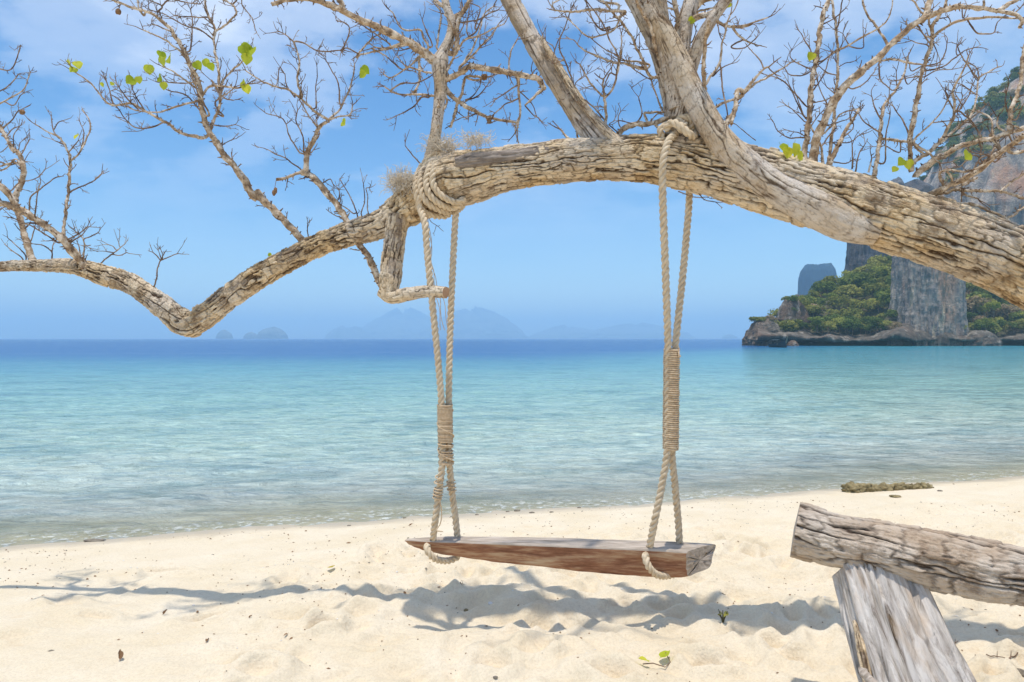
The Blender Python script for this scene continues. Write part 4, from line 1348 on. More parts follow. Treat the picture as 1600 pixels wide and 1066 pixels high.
R5, twR5 = system('R5', (4, '880 1060 880 1000 870 870 900 700 930 550 960 400 1000 270 1010 170 1040 110 1060 50', 8, 5, -0.1), [
    (4, '1010 230 1060 190 1130 150 1210 125 1300 118 1400 108 1540 120', 5, 3.4, -0.15), (4, '1230 130 1280 200 1340 215 1390 200 1410 140', 3.4, 2), (4, '960 410 1050 390 1090 330 1100 270', 3, 1.8), (4, '970 440 1060 420 1150 360 1200 320 1270 295', 3.4, 1.8),
    (4, '990 270 940 200 910 180', 3, 1.8), (4, '975 280 920 270 885 255', 2.6, 1.6), (4, '950 470 880 480 830 490', 2.6, 1.8), (4, '1000 170 990 150 985 80', 4, 3), (4, '880 870 830 750 790 690 770 660', 3.4, 2), (4, '1120 160 1120 130 1105 110', 2.4, 1.6), (4, '950 410 880 440 870 390', 2.4, 1.6), (4, '960 480 1030 440 1130 430', 2.6, 1.6), (4, '1160 340 1160 280', 2, 1.5), (4, '1010 260 1040 330', 2.2, 1.5)], dens=6, lmax=0.08)
R6, twR6 = system('R6', (4, '655 1090 660 1050 690 850 700 700 740 620 800 520 840 440 855 350', 7, 2.2, 0.05), [
    (4, '690 740 655 660 640 600', 3, 1.8), (4, '705 840 640 790 590 750 555 705', 3, 1.8), (4, '700 860 780 870 850 880', 6, 5), (4, '715 1000 725 850 750 720', 3, 2), (4, '790 530 785 450', 2.4, 1.6), (4, '840 480 860 520 885 500', 2.4, 1.6), (4, '735 650 745 580', 2.4, 1.6), (4, '810 940 720 900', 2.6, 1.8)], dens=7, lmax=0.09)
R7, twR7 = system('R7', (4, '895 1020 910 990 1000 930 1070 860 1130 750 1150 680 1140 560 1210 420 1235 350', 7, 2.2, -0.1), [
    (4, '1000 930 1100 850 1200 760 1260 700 1290 560 1300 480 1350 450 1410 420', 5.5, 2.2), (4, '1300 490 1290 440 1275 410', 2.6, 1.8), (4, '1150 690 1110 620 1090 570', 2.8, 1.8), (4, '1300 500 1220 400 1180 330 1160 275', 3, 1.8), (4, '900 870 1000 770 1060 700 1110 610', 4, 2), (4, '1170 690 1230 600 1255 530', 3, 1.8),
    (4, '1190 640 1150 580', 2.4, 1.6), (4, '1010 760 1120 745', 2.4, 1.6), (4, '1240 740 1300 690 1340 645', 2.6, 1.6), (4, '900 890 990 950 1060 1010', 5, 3), (4, '1080 850 1180 830 1240 790', 2.6, 1.8), (4, '1200 700 1270 770 1310 860', 3, 2), (4, '1270 580 1200 530 1150 510', 2.4, 1.6), (4, '1165 680 1195 610 1190 575', 2.2, 1.5)], dens=14, lmax=0.12)
R9, twR9 = system('R9', (4, '915 1090 930 1060 1080 960 1200 900 1310 870 1430 840 1500 815 1579 790 1700 740', 10, 6, -0.25), [
    (4, '1490 810 1490 690 1530 600 1560 480 1570 350 1590 250 1600 180', 7, 5), (4, '1385 840 1370 740 1320 700', 4, 3), (4, '1450 810 1410 770 1410 730', 4, 3), (4, '1500 900 1440 930 1360 800', 3, 2), (4, '1440 940 1400 880 1370 830', 7, 6), (4, '1480 700 1460 640 1465 580', 3, 1.8), (4, '1525 740 1550 690 1579 640', 3, 2), (4, '1310 870 1290 800 1250 760', 3, 1.8), (4, '1570 800 1540 790 1510 780', 4, 3), (4, '1400 1000 1340 960 1250 940', 3, 2)], dens=8, lmax=0.07)
R10, twR10 = system('R10', (8, '945 160 1000 140 1100 90 1220 30 1300 -20 1360 -70 1480 -160 1579 -240', 10, 8, -0.3), [
    (8, '950 150 1100 120 1200 75 1290 30', 7, 5), (8, '1180 100 1220 140 1290 165', 4, 3), (8, '1150 105 1210 108 1350 110 1440 120 1579 155 1680 170', 6, 4.5, -0.1), (8, '1430 115 1500 60 1579 0', 3.6, 3), (8, '940 140 880 130 830 130', 9, 7), (8, '1300 -80 1400 -130 1450 -140', 3, 2),
    (10, '150 750 300 690 380 650 470 580 510 490', 5, 3), (10, '230 630 350 640 450 600 510 560', 4, 3), (10, '610 525 685 520 720 515', 6, 5), (10, '180 650 210 720 200 690', 5, 4), (10, '380 640 420 560 430 500', 3.4, 2.4), (10, '380 545 300 610 260 620', 2.6, 1.8)], dens=9, lmax=0.06)
R14, twR14 = system('R14', (8, '1150 200 1190 195 1270 200 1370 240 1470 280 1480 300', 6, 5, -0.05), [(8, '1470 278 1579 220 1650 190', 5, 4), (8, '1120 185 1140 170', 5, 3), (8, '1190 190 1190 160', 3, 2)], dens=9, lmax=0.03)
R17, twR17 = system('R17', (4, '375 1040 380 1010 430 900 500 770 560 670', 9, 4, 0.05), [(4, '340 1010 330 920 300 850 250 760', 5, 3), (4, '450 860 520 790 505 720', 2.6, 1.6), (4, '400 880 500 880 555 840', 2.6, 1.6), (4, '330 900 370 840 420 790', 3, 1.8), (4, '520 1040 515 900', 3, 2), (4, '540 1060 560 950 590 900', 3, 1.8), (4, '620 1060 640 980', 4, 2), (4, '400 1000 470 1010 520 990', 2.6, 1.6), (4, '270 770 320 700', 2.6, 1.6)], dens=8, lmax=0.08)
loose, twL = system('Lo', (0, '657 256 645 243 633 228', 2.6, 1.8, 0.0), [(0, '1088 296 1100 312 1118 316', 2.2, 1.4), (0, '1060 300 1085 308 1105 308', 2.0, 1.4), (0, '1180 220 1150 195', 2, 1.4), (0, '668 335 673 346 682 352', 1.8, 1.2)], dens=3, lmax=0.02)

over, twO = system('over', (0, '955 -140 930 -240 900 -350 850 -470 790 -560', 22, 8, -0.75), [
    (0, '925 -260 1000 -330 1080 -420 1150 -470', 12, 4, -0.2), (0, '890 -370 820 -380 740 -430 660 -450', 11, 4, -0.1), (0, '860 -450 900 -520 960 -590 1020 -620', 9, 4, -0.2), (0, '830 -490 740 -540 640 -560', 9, 4, -0.2)], dens=6, lmin=0.06, lmax=0.25, parents=('fork',))
for o, t in ((over, twO), (A, twA), (Bm, twB), (sb, twS), (Cc, twC), (C3, twC3), (sh, twSh), (sh2, twSh2), (sh3, twSh3), (stem, twS3), (fork, twD), (upr, twU), (Mm, twM), (Mw, twMw), (dead, twDe), (R1, twR1), (R2, twR2), (R3, twR3), (R5, twR5), (R6, twR6), (R7, twR7), (R9, twR9), (R10, twR10), (R14, twR14), (R17, twR17), (loose, twL)):
    t.build(o)


# --- leaves: each one a small heart-shaped blade ------------------
def heart_mesh(seed):
    r = np.random.default_rng(seed)
    rows = [(0.0, 0.10), (0.10, 0.42), (0.28, 0.56), (0.5, 0.50), (0.72, 0.32), (0.9, 0.12), (1.0, 0.01)]
    cup = r.uniform(0.1, 0.35); curl = r.uniform(-0.25, 0.3)
    V = []
    for i, (y, w) in enumerate(rows):
        for k, a in enumerate((-1, -0.5, 0, 0.5, 1)):
            yy = y - (0.13 * abs(a) if i < 2 else 0)
            V.append((a * w, yy, cup * abs(a) * w + curl * y * y + 0.03 * r.normal()))
    mb = MB()
    mb.add(np.array(V), q=grid_faces(len(rows), 5, False))
    add_tube(mb, np.array([[0, 0.02, 0], [0, -0.18, 0.02], [0.03, -0.36, 0.08]]), np.array([0.022, 0.02, 0.016]), 4)
    return mb.mesh('leaf', [M['leaf']])


HEARTS = [heart_mesh(200 + i) for i in range(6)]


def leaf(parent, px, py, d, size_px, seed, tilt=0.5, mesh=None):
    r = np.random.default_rng(seed)
    o = bpy.data.objects.new('leaf', mesh or HEARTS[int(r.integers(6))])
    p = W(px, py, d) - OFF
    s = size_px / FPX * d
    # blade roughly facing the viewer side, hanging down from its stalk
    o.rotation_euler = (math.radians(90) + r.uniform(-tilt, tilt), math.pi + r.uniform(-0.9, 0.9), r.uniform(-0.8, 0.8))
    o.location = p
    o.scale = (s, s, s)
    COL.objects.link(o)
    o.parent = parent
    return o


LEAVES = [  # cluster, px, py, size
    ('A', 110, 96, 14), ('A', 121, 98, 15), ('A', 119, 108, 13), ('A', 253, 82, 14), ('A', 257, 88, 19), ('A', 267, 88, 19), ('A', 233, 103, 16), ('A', 203, 120, 14), ('A', 209, 124, 17), ('A', 217, 121, 12),
    ('A', 250, 121, 14), ('A', 257, 130, 13), ('A', 306, 98, 15), ('A', 319, 95, 14), ('A', 329, 100, 13), ('A', 161, 130, 8), ('A', 177, 130, 7), ('A', 380, 73, 19), ('A', 388, 70, 18), ('A', 396, 76, 20), ('A', 386, 86, 18),
    ('A', 380, 128, 14), ('A', 385, 134, 15), ('C', 122, 211, 11), ('B', 566, 106, 16), ('B', 571, 114, 14), ('B', 536, 190, 14), ('trunk', 421, 396, 8), ('R1', 1262, 84, 13), ('R1', 1270, 85, 14),
    ('fork', 1220, 228, 20), ('fork', 1230, 232, 19), ('fork', 1241, 226, 22), ('fork', 1247, 238, 18), ('R5', 1410, 250, 16), ('R5', 1417, 252, 16), ('R10', 1512, 240, 20), ('upright', 1138, 5, 12), ('upright', 1082, 30, 12), ('R5', 1400, 262, 11)]
OWN = {'A': A, 'B': Bm, 'C': Cc, 'trunk': tree, 'R1': R1, 'fork': fork, 'R5': R5, 'R10': R10, 'upright': upr}
for i, (cl, px, py, sz) in enumerate(LEAVES):
    rows = np.array(PLACED[cl])
    j = int(np.argmin(np.hypot(rows[:, 0] - px, rows[:, 1] - py)))
    leaf(OWN[cl], px, py, rows[j][2] - 0.02, sz * 0.9, 900 + i)


# galls / dry fruit and a curled dry leaf still hanging
def blob(mb, c, r, seed, n=10, squash=(1, 1, 1), amp=0.25, mat=0, freq=1.6):
    th = np.linspace(0, 2 * np.pi, 2 * n, endpoint=False)
    ph = np.linspace(0.02, np.pi - 0.02, n)
    TH, PH = np.meshgrid(th, ph)
    x, y, z = np.sin(PH) * np.cos(TH), np.sin(PH) * np.sin(TH), np.cos(PH)
    k = 1 + amp * fbm(x * freq + seed, y * freq, z * freq, 4, seed)
    V = np.stack([x * k * squash[0], y * k * squash[1], z * k * squash[2]], -1) * r + np.asarray(c)
    mb.add(V.reshape(-1, 3), q=grid_faces(n, 2 * n)[:, ::-1], mat=mat)


for px, py, r_, cl, own in [(186, 19, 4.5, 'A', A), (36, 176, 4.0, 'C3', C3), (757, 121, 5.0, 'stem', stem)]:
    rows = np.array(PLACED[cl]); j = int(np.argmin(np.hypot(rows[:, 0] - px, rows[:, 1] - py)))
    d = rows[j][2]; p = W(px, py, d); q = W(rows[j][0], rows[j][1], d)
    mb = MB(); blob(mb, p - OFF, r_ / FPX * d, int(px), amp=0.35)
    add_tube(mb, np.array([q, 0.5 * (p + q) + [0, 0, 0.004], p]) - OFF, np.array([0.0022, 0.002, 0.002]), 4)
    mb.build('dry_fruit', [M['dry_leaf']], own)
rows = np.array(PLACED['B']); d = 3.68
p = W(429, 298, d)
mb = MB()
for k in range(3):
    a = k * 1.2
    blob(mb, p - OFF + [0.006 * math.cos(a), 0.004 * math.sin(a), -0.006 * k], 0.016, 70 + k, 8, (0.6, 0.25, 1.0), 0.5)
add_tube(mb, np.array([W(432, 281, d), W(430, 292, d), p]) - OFF, np.array([0.0018, 0.0015, 0.0015]), 4)
mb.build('dry_leaf', [M['dry_leaf']], Bm)

# ------------------------------------------------------------------ the rope swing
def rope_strands(mb, P, Rr, pitch=None, sides=7, phase=0.0, strands=3, mat=0, caps=True):
    """three-strand laid rope along P"""
    pitch = pitch or Rr * 5.2
    P = resample(np.asarray(P, float), Rr * 0.42)
    T, Nn, B = frames(P)
    s = np.concatenate([[0], np.cumsum(np.linalg.norm(np.diff(P, axis=0), axis=1))])
    th = np.linspace(0, 2 * np.pi, sides, endpoint=False)
    for k in range(strands):
        a = 2 * np.pi * s / pitch + 2 * np.pi * k / strands + phase
        c = P + (Nn * np.cos(a)[:, None] + B * np.sin(a)[:, None]) * Rr * 0.47
        ring = Nn[:, None, :] * np.cos(th)[None, :, None] + B[:, None, :] * np.sin(th)[None, :, None]
        V = c[:, None, :] + ring * (Rr * 0.555 * (1 + 0.05 * vnoise(s * 60, s * 0 + k, None, 3))[:, None, None])
        mb.add(V.reshape(-1, 3), q=grid_faces(len(P), sides), mat=mat)
        if caps:
            cap_ring(mb, V[0], c[0], False, mat); cap_ring(mb, V[-1], c[-1], True, mat)


SEAT_D = 3.53
SW = np.array(W(880, 870, SEAT_D))
swing = empty('rope_swing', tuple(SW), label='driftwood plank swing hung on two thick twisted ropes from the leaning trunk', category='swing')


def SP(*pts):
    """(px, py, depth) triples -> points in swing space"""
    return np.array([W(a, b, c) for a, b, c in pts]) - SW


# seat plank: lofted section, skewed ends, weathered grey on top and at the cut end
ST = [  # front px, front-top y, thickness px, back-offset m (depth of the board), skew px
    (632, 845.0, 4, 0.025, 12), (640, 845.2, 9, 0.045, 20), (652, 845.6, 15, 0.065, 28), (672, 846.2, 21, 0.085, 36), (720, 847.5, 28, 0.105, 42), (780, 849.5, 33, 0.115, 44), (840, 851.5, 38, 0.12, 46), (920, 854.5, 43, 0.12, 48), (984, 857, 46, 0.125, 48),
    (1030, 859, 46, 0.125, 48), (1060, 861, 44, 0.125, 49), (1072, 862, 41, 0.12, 48)]
st = catmull(np.array(ST, float), 10)
mb = MB()
nper = 14
rings = []
for i, (fx, fy, tk, dp, sk) in enumerate(st):
    d = 3.56 - (fx - 632) * (0.09 / 440)
    ft = W(fx, fy, d)
    bt = np.array([A0(fx + sk) * (d + dp), d + dp, ft[2] + 0.002])
    th_ = tk / FPX * d
    fb = ft + np.array([0.012, 0.03 * min(1, th_ / 0.08), -th_])
    bb = bt + np.array([-0.05 * min(1, th_ / 0.1), -0.045 * min(1, th_ / 0.08), -th_ * 0.78])
    cor = [ft, bt, bb, fb]
    ring = []
    for a in range(4):
        A_, B_ = cor[a], cor[(a + 1) % 4]
        for t in np.linspace(0, 1, nper, endpoint=False):
            ring.append(A_ * (1 - t) + B_ * t)
    ring = np.array(ring)
    for _ in range(3):   # soften the arrises
        ring = 0.5 * ring + 0.25 * (np.roll(ring, 1, 0) + np.roll(ring, -1, 0))
    rings.append(ring)
V = np.stack(rings)
xs = V[..., 0]
g = fbm(xs * 3.0, V[..., 1] * 40, V[..., 2] * 45, 4, 61)
g2 = fbm(xs * 9.0, V[..., 1] * 90, V[..., 2] * 110, 3, 62)
cen = V.mean(axis=1, keepdims=True)
out = V - cen
out /= np.linalg.norm(out, axis=-1, keepdims=True)
V = V + out * (0.008 * g + 0.004 * g2)[..., None]
V[..., 2] += 0.012 * fbm(xs * 2.2, xs * 0, None, 3, 66) * smooth(0.0, 0.08, (V[:, :1, 2] - V[..., 2]))
V = V - SW
nr = 4 * nper
fq = grid_faces(len(st), nr)
col = np.tile(np.arange(nr), len(st) - 1)
top = (col < nper) | (col == nr - 1)
mb.add(V.reshape(-1, 3), q=fq, mat=np.where(top, 1, 0))
# cut ends with a slightly domed grey face
for idx, flip in ((0, False), (-1, True)):
    ring = V[idx]; c = ring.mean(axis=0)
    inner = c + (ring - c) * 0.5
    inner2 = inner + 0.006 * np.stack([np.sin(np.arange(nr) * 1.7), 0 * np.arange(nr), np.cos(np.arange(nr) * 2.3)], 1)
    mb.add(np.vstack([ring, inner2]), q=grid_faces(2, nr) if not flip else grid_faces(2, nr)[:, ::-1][:, ::-1], mat=1)
    cap_ring(mb, inner2, c, flip, 1)


def seat_material():
    m, nt, p, out = new_mat('red_brown_driftwood')
    v = obj_vec(nt)
    vs = mapping(nt, v, scale=(1.0, 9.0, 9.0))
    n1 = noise(nt, vs, 2.6, 6, 0.62, 0.3)
    n2 = noise(nt, vs, 9.0, 5, 0.65)
    f = math_node(nt, 'MULTIPLY_ADD', n1, 0.6, math_node(nt, 'MULTIPLY', n2, 0.4))
    c = ramp(nt, f, [(0.36, (0.13, 0.055, 0.03)), (0.48, (0.29, 0.135, 0.075)), (0.56, (0.42, 0.25, 0.145)), (0.68, (0.56, 0.42, 0.28))])
    L(nt, c, p.inputs['Base Color'])
    bump(nt, p, f, 0.8, 0.008)
    return m


M['seat'] = seat_material()
M['seat_grey'] = plain('grey_weathered_wood', (0.28, 0.225, 0.175), (0.58, 0.49, 0.405), 6, bmp=0.6, bdist=0.006, stretch=(1.2, 10, 10))
mb.build('seat', [M['seat'], M['seat_grey']], swing)

RR = 0.0185
# left side
TL = int(np.argmin(np.abs(TP[:, 0] / TP[:, 1] * FPX + 800 - 688)))
tt = TP[TL - 6, :3] - TP[TL + 6, :3]; tt /= np.linalg.norm(tt)      # towards the right
cC = TP[TL, :3]; rC = TP[TL, 3]
upv = np.array([0, 0, 1.0]) - tt * tt[2]; upv /= np.linalg.norm(upv)
fr = np.cross(tt, upv); fr = fr if fr[1] < 0 else -fr


def wrap(c, r, t0, slant, a0, a1, n=40, lift=0.0):
    pts = []
    for a in np.linspace(math.radians(a0), math.radians(a1), n):
        rr = r + RR * 0.95 + lift
        pts.append(c + tt * (t0 + slant * math.cos(a)) + (upv * math.cos(a) + fr * math.sin(a)) * rr)
    return np.array(pts)




def surf(px, py, lift=0.0, behind=False):
    """point on the near (or far) face of the trunk seen at a photo pixel"""
    axp = np.array([(q[0], q[1], q[2]) for q in TRUNK_PX], float)
    best = None
    for a_, b_ in zip(axp[:-1], axp[1:]):
        ab = b_[:2] - a_[:2]; t_ = np.clip(((px - a_[0]) * ab[0] + (py - a_[1]) * ab[1]) / ab.dot(ab), 0, 1)
        q_ = a_ + (b_ - a_) * t_
        dd_ = math.hypot(px - q_[0], py - q_[1])
        if best is None or dd_ < best[0]:
            best = (dd_, q_[0], q_[2] * 0.5)
    dep = float(trunk_depth(best[1])); R_ = best[2] / FPX * dep
    k_ = math.sqrt(max(0.0, 1 - (best[0] / best[2]) ** 2))
    return (px, py, dep + (R_ * k_ + RR if behind else -(R_ * k_ + RR * 0.9 + lift)))


def on_trunk(*pts):
    return SP(*[surf(*q) for q in pts])


mb = MB()
KN = [[(700, 262, 0, True), (690, 243, 0, True), (677, 245, .0), (664, 262, .004), (657, 282, .006), (659, 302, .008), (670, 319, .012), (688, 329, .014), (704, 332, .008), (716, 328, 0), (724, 318, 0, True), (722, 298, 0, True)],
      [(704, 262, 0, True), (694, 243, 0, True), (681, 246, .004), (671, 264, .012), (666, 284, .018), (670, 302, .02), (684, 317, .018), (702, 325, .01), (716, 322, .002), (727, 312, 0, True), (724, 290, 0, True)],
      [(706, 260, 0, True), (697, 243, 0, True), (685, 249, .0), (678, 266, .006), (676, 283, .008), (681, 297, .008), (694, 309, .006), (711, 316, .003), (722, 313, 0), (731, 304, 0, True), (726, 285, 0, True)],
      [(662, 300, 0), (655, 316, .004), (660, 329, .006), (672, 336, .004), (687, 338, 0), (700, 336, 0, True), (706, 322, 0, True)]]
for k, kp in enumerate(KN):
    rope_strands(mb, catmull(on_trunk(*kp), 8), RR, phase=k * 0.9, caps=False)
mb.build('knot', [M['rope']], swing)
# hanging lengths
TOPW = on_trunk((694, 256, 0, True), (684, 243, 0, True), (671, 248, .002), (657, 264, .006), (650, 284, .012), (651, 305, .014), (656, 325, .012))
LZ = [(664, 350, 3.50), (668, 400, 3.49), (676, 480, 3.485), (684, 560, 3.49), (690, 632, 3.50), (691, 680, 3.505), (691, 722, 3.51), (686, 765, 3.515), (680, 812, 3.52), (677, 836, 3.555), (676, 848, 3.59)]


def join(*ps):
    return catmull(np.vstack(ps), 6)


mb = MB()
rope_strands(mb, join(TOPW, SP(*LZ)), RR, phase=0.4)
mb.build('rope', [M['rope']], swing)
mb = MB()
rope_strands(mb, join(SP((716, 318, 3.66), (712, 338, 3.64), (707, 430, 3.61), (703, 530, 3.58), (701, 632, 3.545), (701, 690, 3.54), (702, 724, 3.56), (706, 768, 3.60), (711, 806, 3.615), (714, 834, 3.63), (715, 845, 3.63))), RR, phase=2.2)
mb.build('rope', [M['rope']], swing)
# loop under the left of the seat
mb = MB()
rope_strands(mb, join(SP((670, 852, 3.60), (667, 855, 3.54), (670, 864, 3.515), (680, 874, 3.535), (698, 877, 3.60), (714, 871, 3.65), (718, 858, 3.65))), RR, pitch=RR * 4.6, phase=1.1)
mb.build('rope', [M['rope']], swing)

# right side: rope over the trunk beside the forked limb
mb = MB()
rope_strands(mb, join(SP((1062, 207, 3.45), (1052, 212, 3.38), (1043, 224, 3.325), (1037, 246, 3.305), (1035, 275, 3.31), (1036, 330, 3.335), (1040, 430, 3.39), (1044, 548, 3.44), (1044, 620, 3.445), (1043, 702, 3.45), (1034, 760, 3.455), (1024, 810, 3.46), (1016, 850, 3.50), (1014, 864, 3.54))), RR * 1.05, phase=0.2)
mb.build('rope', [M['rope']], swing)
mb = MB()
rope_strands(mb, join(SP((1074, 262, 3.59), (1077, 296, 3.595), (1075, 340, 3.58), (1066, 440, 3.54), (1055, 548, 3.485), (1054, 620, 3.48), (1050, 702, 3.49), (1055, 760, 3.53), (1060, 815, 3.57), (1062, 852, 3.59), (1062, 864, 3.59))), RR * 1.05, phase=1.9)
mb.build('rope', [M['rope']], swing)
mb = MB()
rope_strands(mb, join(SP((1010, 866, 3.53), (1009, 871, 3.455), (1014, 886, 3.43), (1027, 899, 3.46), (1046, 900, 3.53), (1058, 893, 3.57), (1062, 876, 3.57))), RR * 1.05, pitch=RR * 4.6, phase=0.5)
mb.build('rope', [M['rope']], swing)
mb = MB()
rope_strands(mb, join(SP((1040, 204, 3.40), (1048, 193, 3.37), (1060, 196, 3.34), (1074, 208, 3.32), (1083, 214, 3.36), (1086, 206, 3.42), (1078, 197, 3.46))), RR * 1.1, phase=0.2)
rope_strands(mb, join(SP((1052, 200, 3.44), (1060, 187, 3.41), (1072, 184, 3.39), (1081, 191, 3.39), (1078, 202, 3.40), (1066, 204, 3.42))), RR, phase=1.0)
rope_strands(mb, join(SP((1034, 216, 3.42), (1032, 203, 3.41), (1042, 196, 3.42), (1056, 204, 3.43), (1066, 216, 3.42))), RR, phase=2.0)
rope_strands(mb, join(SP((1064, 190, 3.40), (1070, 196, 3.355), (1066, 204, 3.35), (1060, 200, 3.36))), RR * 0.9, phase=2.0)
mb.build('knot', [M['rope']], swing)


# lashings: a cord wound round both ropes
def winding(mb, axis_pts, rx, ry, cord, turns, seed, loose=0.0):
    A_ = catmull(axis_pts, 10)
    n = turns * 22
    r = np.random.default_rng(seed)
    ph = np.linspace(0, 1, n)
    L_ = np.linspace(0, 1, len(A_))
    C = np.stack([np.interp(ph, L_, A_[:, k]) for k in range(3)], 1)
    a = ph * turns * 2 * np.pi
    wob = loose * vnoise(ph * turns * 0.8, ph * 0, None, seed)
    jit = 1 + 0.05 * vnoise(ph * turns * 1.0, ph * 0 + 3, None, seed + 1)
    P = C + np.stack([np.cos(a) * rx * jit, np.sin(a) * ry * jit, wob], 1)
    add_tube(mb, P, np.full(n, cord), 6)


mb = MB()
winding(mb, SP((695, 632, 3.523), (696, 690, 3.523)), 0.037, 0.042, 0.0036, 29, 1)
winding(mb, SP((696, 690, 3.523), (697, 724, 3.53)), 0.037, 0.042, 0.0040, 10, 2, 0.010)
winding(mb, SP((695.5, 640, 3.523), (697, 722, 3.53)), 0.0415, 0.046, 0.0034, 2, 3, 0.004)
mb.build('lashing', [M['cord']], swing)
mb = MB()
winding(mb, SP((1049.5, 545, 3.462), (1048, 702, 3.468)), 0.037, 0.044, 0.0052, 48, 4)
add_tube(mb, SP((1056, 552, 3.43), (1061, 550, 3.42), (1060, 558, 3.415), (1064, 556, 3.41)), np.full(4, 0.004), 6)
mb.build('lashing', [M['cord']], swing)
# small loose cord turns on the left legs and a trailing end
mb = MB()
winding(mb, SP((688, 742, 3.512), (685, 757, 3.514)), 0.023, 0.023, 0.0036, 2, 5, 0.004)
winding(mb, SP((686, 762, 3.514), (683, 778, 3.516)), 0.023, 0.023, 0.0040, 4, 6, 0.006)
winding(mb, SP((704, 752, 3.58), (706, 766, 3.60)), 0.022, 0.022, 0.0036, 3, 7, 0.005)
add_tube(mb, join(SP((688, 762, 3.50), (697, 760, 3.54), (704, 756, 3.57))), np.full(13, 0.004), 6)
add_tube(mb, join(SP((686, 778, 3.50), (690, 800, 3.50), (688, 818, 3.50), (682, 829, 3.49), (692, 831, 3.49))), np.full(25, 0.0034), 6)
mb.build('cord', [M['cord']], swing)
# thin strings dangling beside the left rope
mb = MB()
for (a, b, c) in [(668, 673, 690), (669, 678, 702), (670, 677, 694)]:
    q = join(SP((a, 336, 3.56), ((a + b) / 2, 390, 3.555), (b, 430, 3.55), ((b + c) / 2, 462, 3.56), (c, 516, 3.56)))
    q[:, 0] += 0.006 * np.sin(np.arange(len(q)) * 0.9 + a)
    add_tube(mb, q, np.full(len(q), 0.0017), 4)
mb.build('string', [M['cord']], swing)


# ------------------------------------------------------------------ frayed fibre tufts caught on the trunk
def tuft(name, label, c_px, c_d, w_px, h_px, n, seed, droop):
    r = np.random.default_rng(seed)
    c = W(c_px[0], c_px[1], c_d)
    mb = MB()
    w = w_px / FPX * c_d; h = h_px / FPX * c_d
    for i in range(n):
        p = np.array([r.uniform(-w, w), r.uniform(-0.08, 0.06), r.uniform(-0.3, 0.3) * h - droop * 0.4 * h * r.random()])
        v = r.normal(size=3) * np.array([1.0, 0.8, 0.7]) + np.array([0, 0, 0.5])
        v /= np.linalg.norm(v)
        pts = [p]
        for k in range(6):
            v = v + r.normal(size=3) * 0.55; v /= np.linalg.norm(v)
            pts.append(pts[-1] + v * h * 0.20)
        add_tube(mb, np.array(pts), np.full(7, 0.0011), 3, caps=False)
    o = mb.build(name, [M['fibre']], None, label=label, category='fibre tuft', kind='thing')
    o.location = tuple(c)
    return o


tuft('frayed_fibre', 'bushy tuft of frayed rope fibre left of the rope knot', (632, 284), 3.62, 17, 24, 420, 1, 1.0)
tuft('frayed_fibre', 'wispy fibre tuft around the base of the upright stem', (690, 232), 3.66, 22, 22, 300, 2, 0.2)
tuft('frayed_fibre', 'small pale fibre tuft above the dead grey stub', (744, 222), 3.56, 18, 18, 170, 3, 0.0)

# ------------------------------------------------------------------ driftwood log resting on its leaning post
LOGP = [(1226, 823, 2.78, 78), (1243, 827, 2.765, 83), (1300, 842, 2.71, 81), (1383, 858, 2.635, 84), (1475, 878, 2.55, 92), (1540, 892, 2.49, 94), (1600, 902, 2.435, 91), (1700, 925, 2.36, 92), (1850, 962, 2.26, 94), (1990, 998, 2.18, 92)]
lp = np.array([[*W(a, b, c), 0.5 * dm / FPX * c] for a, b, c, dm in LOGP[1:]])
lb = lp.mean(axis=0)[:3]
log = empty('driftwood_log', tuple(lb), label='cracked grey driftwood log lying across the leaning post', category='log')
C = resample(catmull(lp, 14), 0.0045)
mb = MB()
Rl = C[:, 3] * (1 + 0.03 * fbm(np.arange(len(C)) * 0.02, np.zeros(len(C)), None, 3, 5))
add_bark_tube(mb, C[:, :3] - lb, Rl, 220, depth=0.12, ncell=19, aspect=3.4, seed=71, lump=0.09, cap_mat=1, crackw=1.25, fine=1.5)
mb.build('log_body', [M['log'], M['seat_grey']], log)


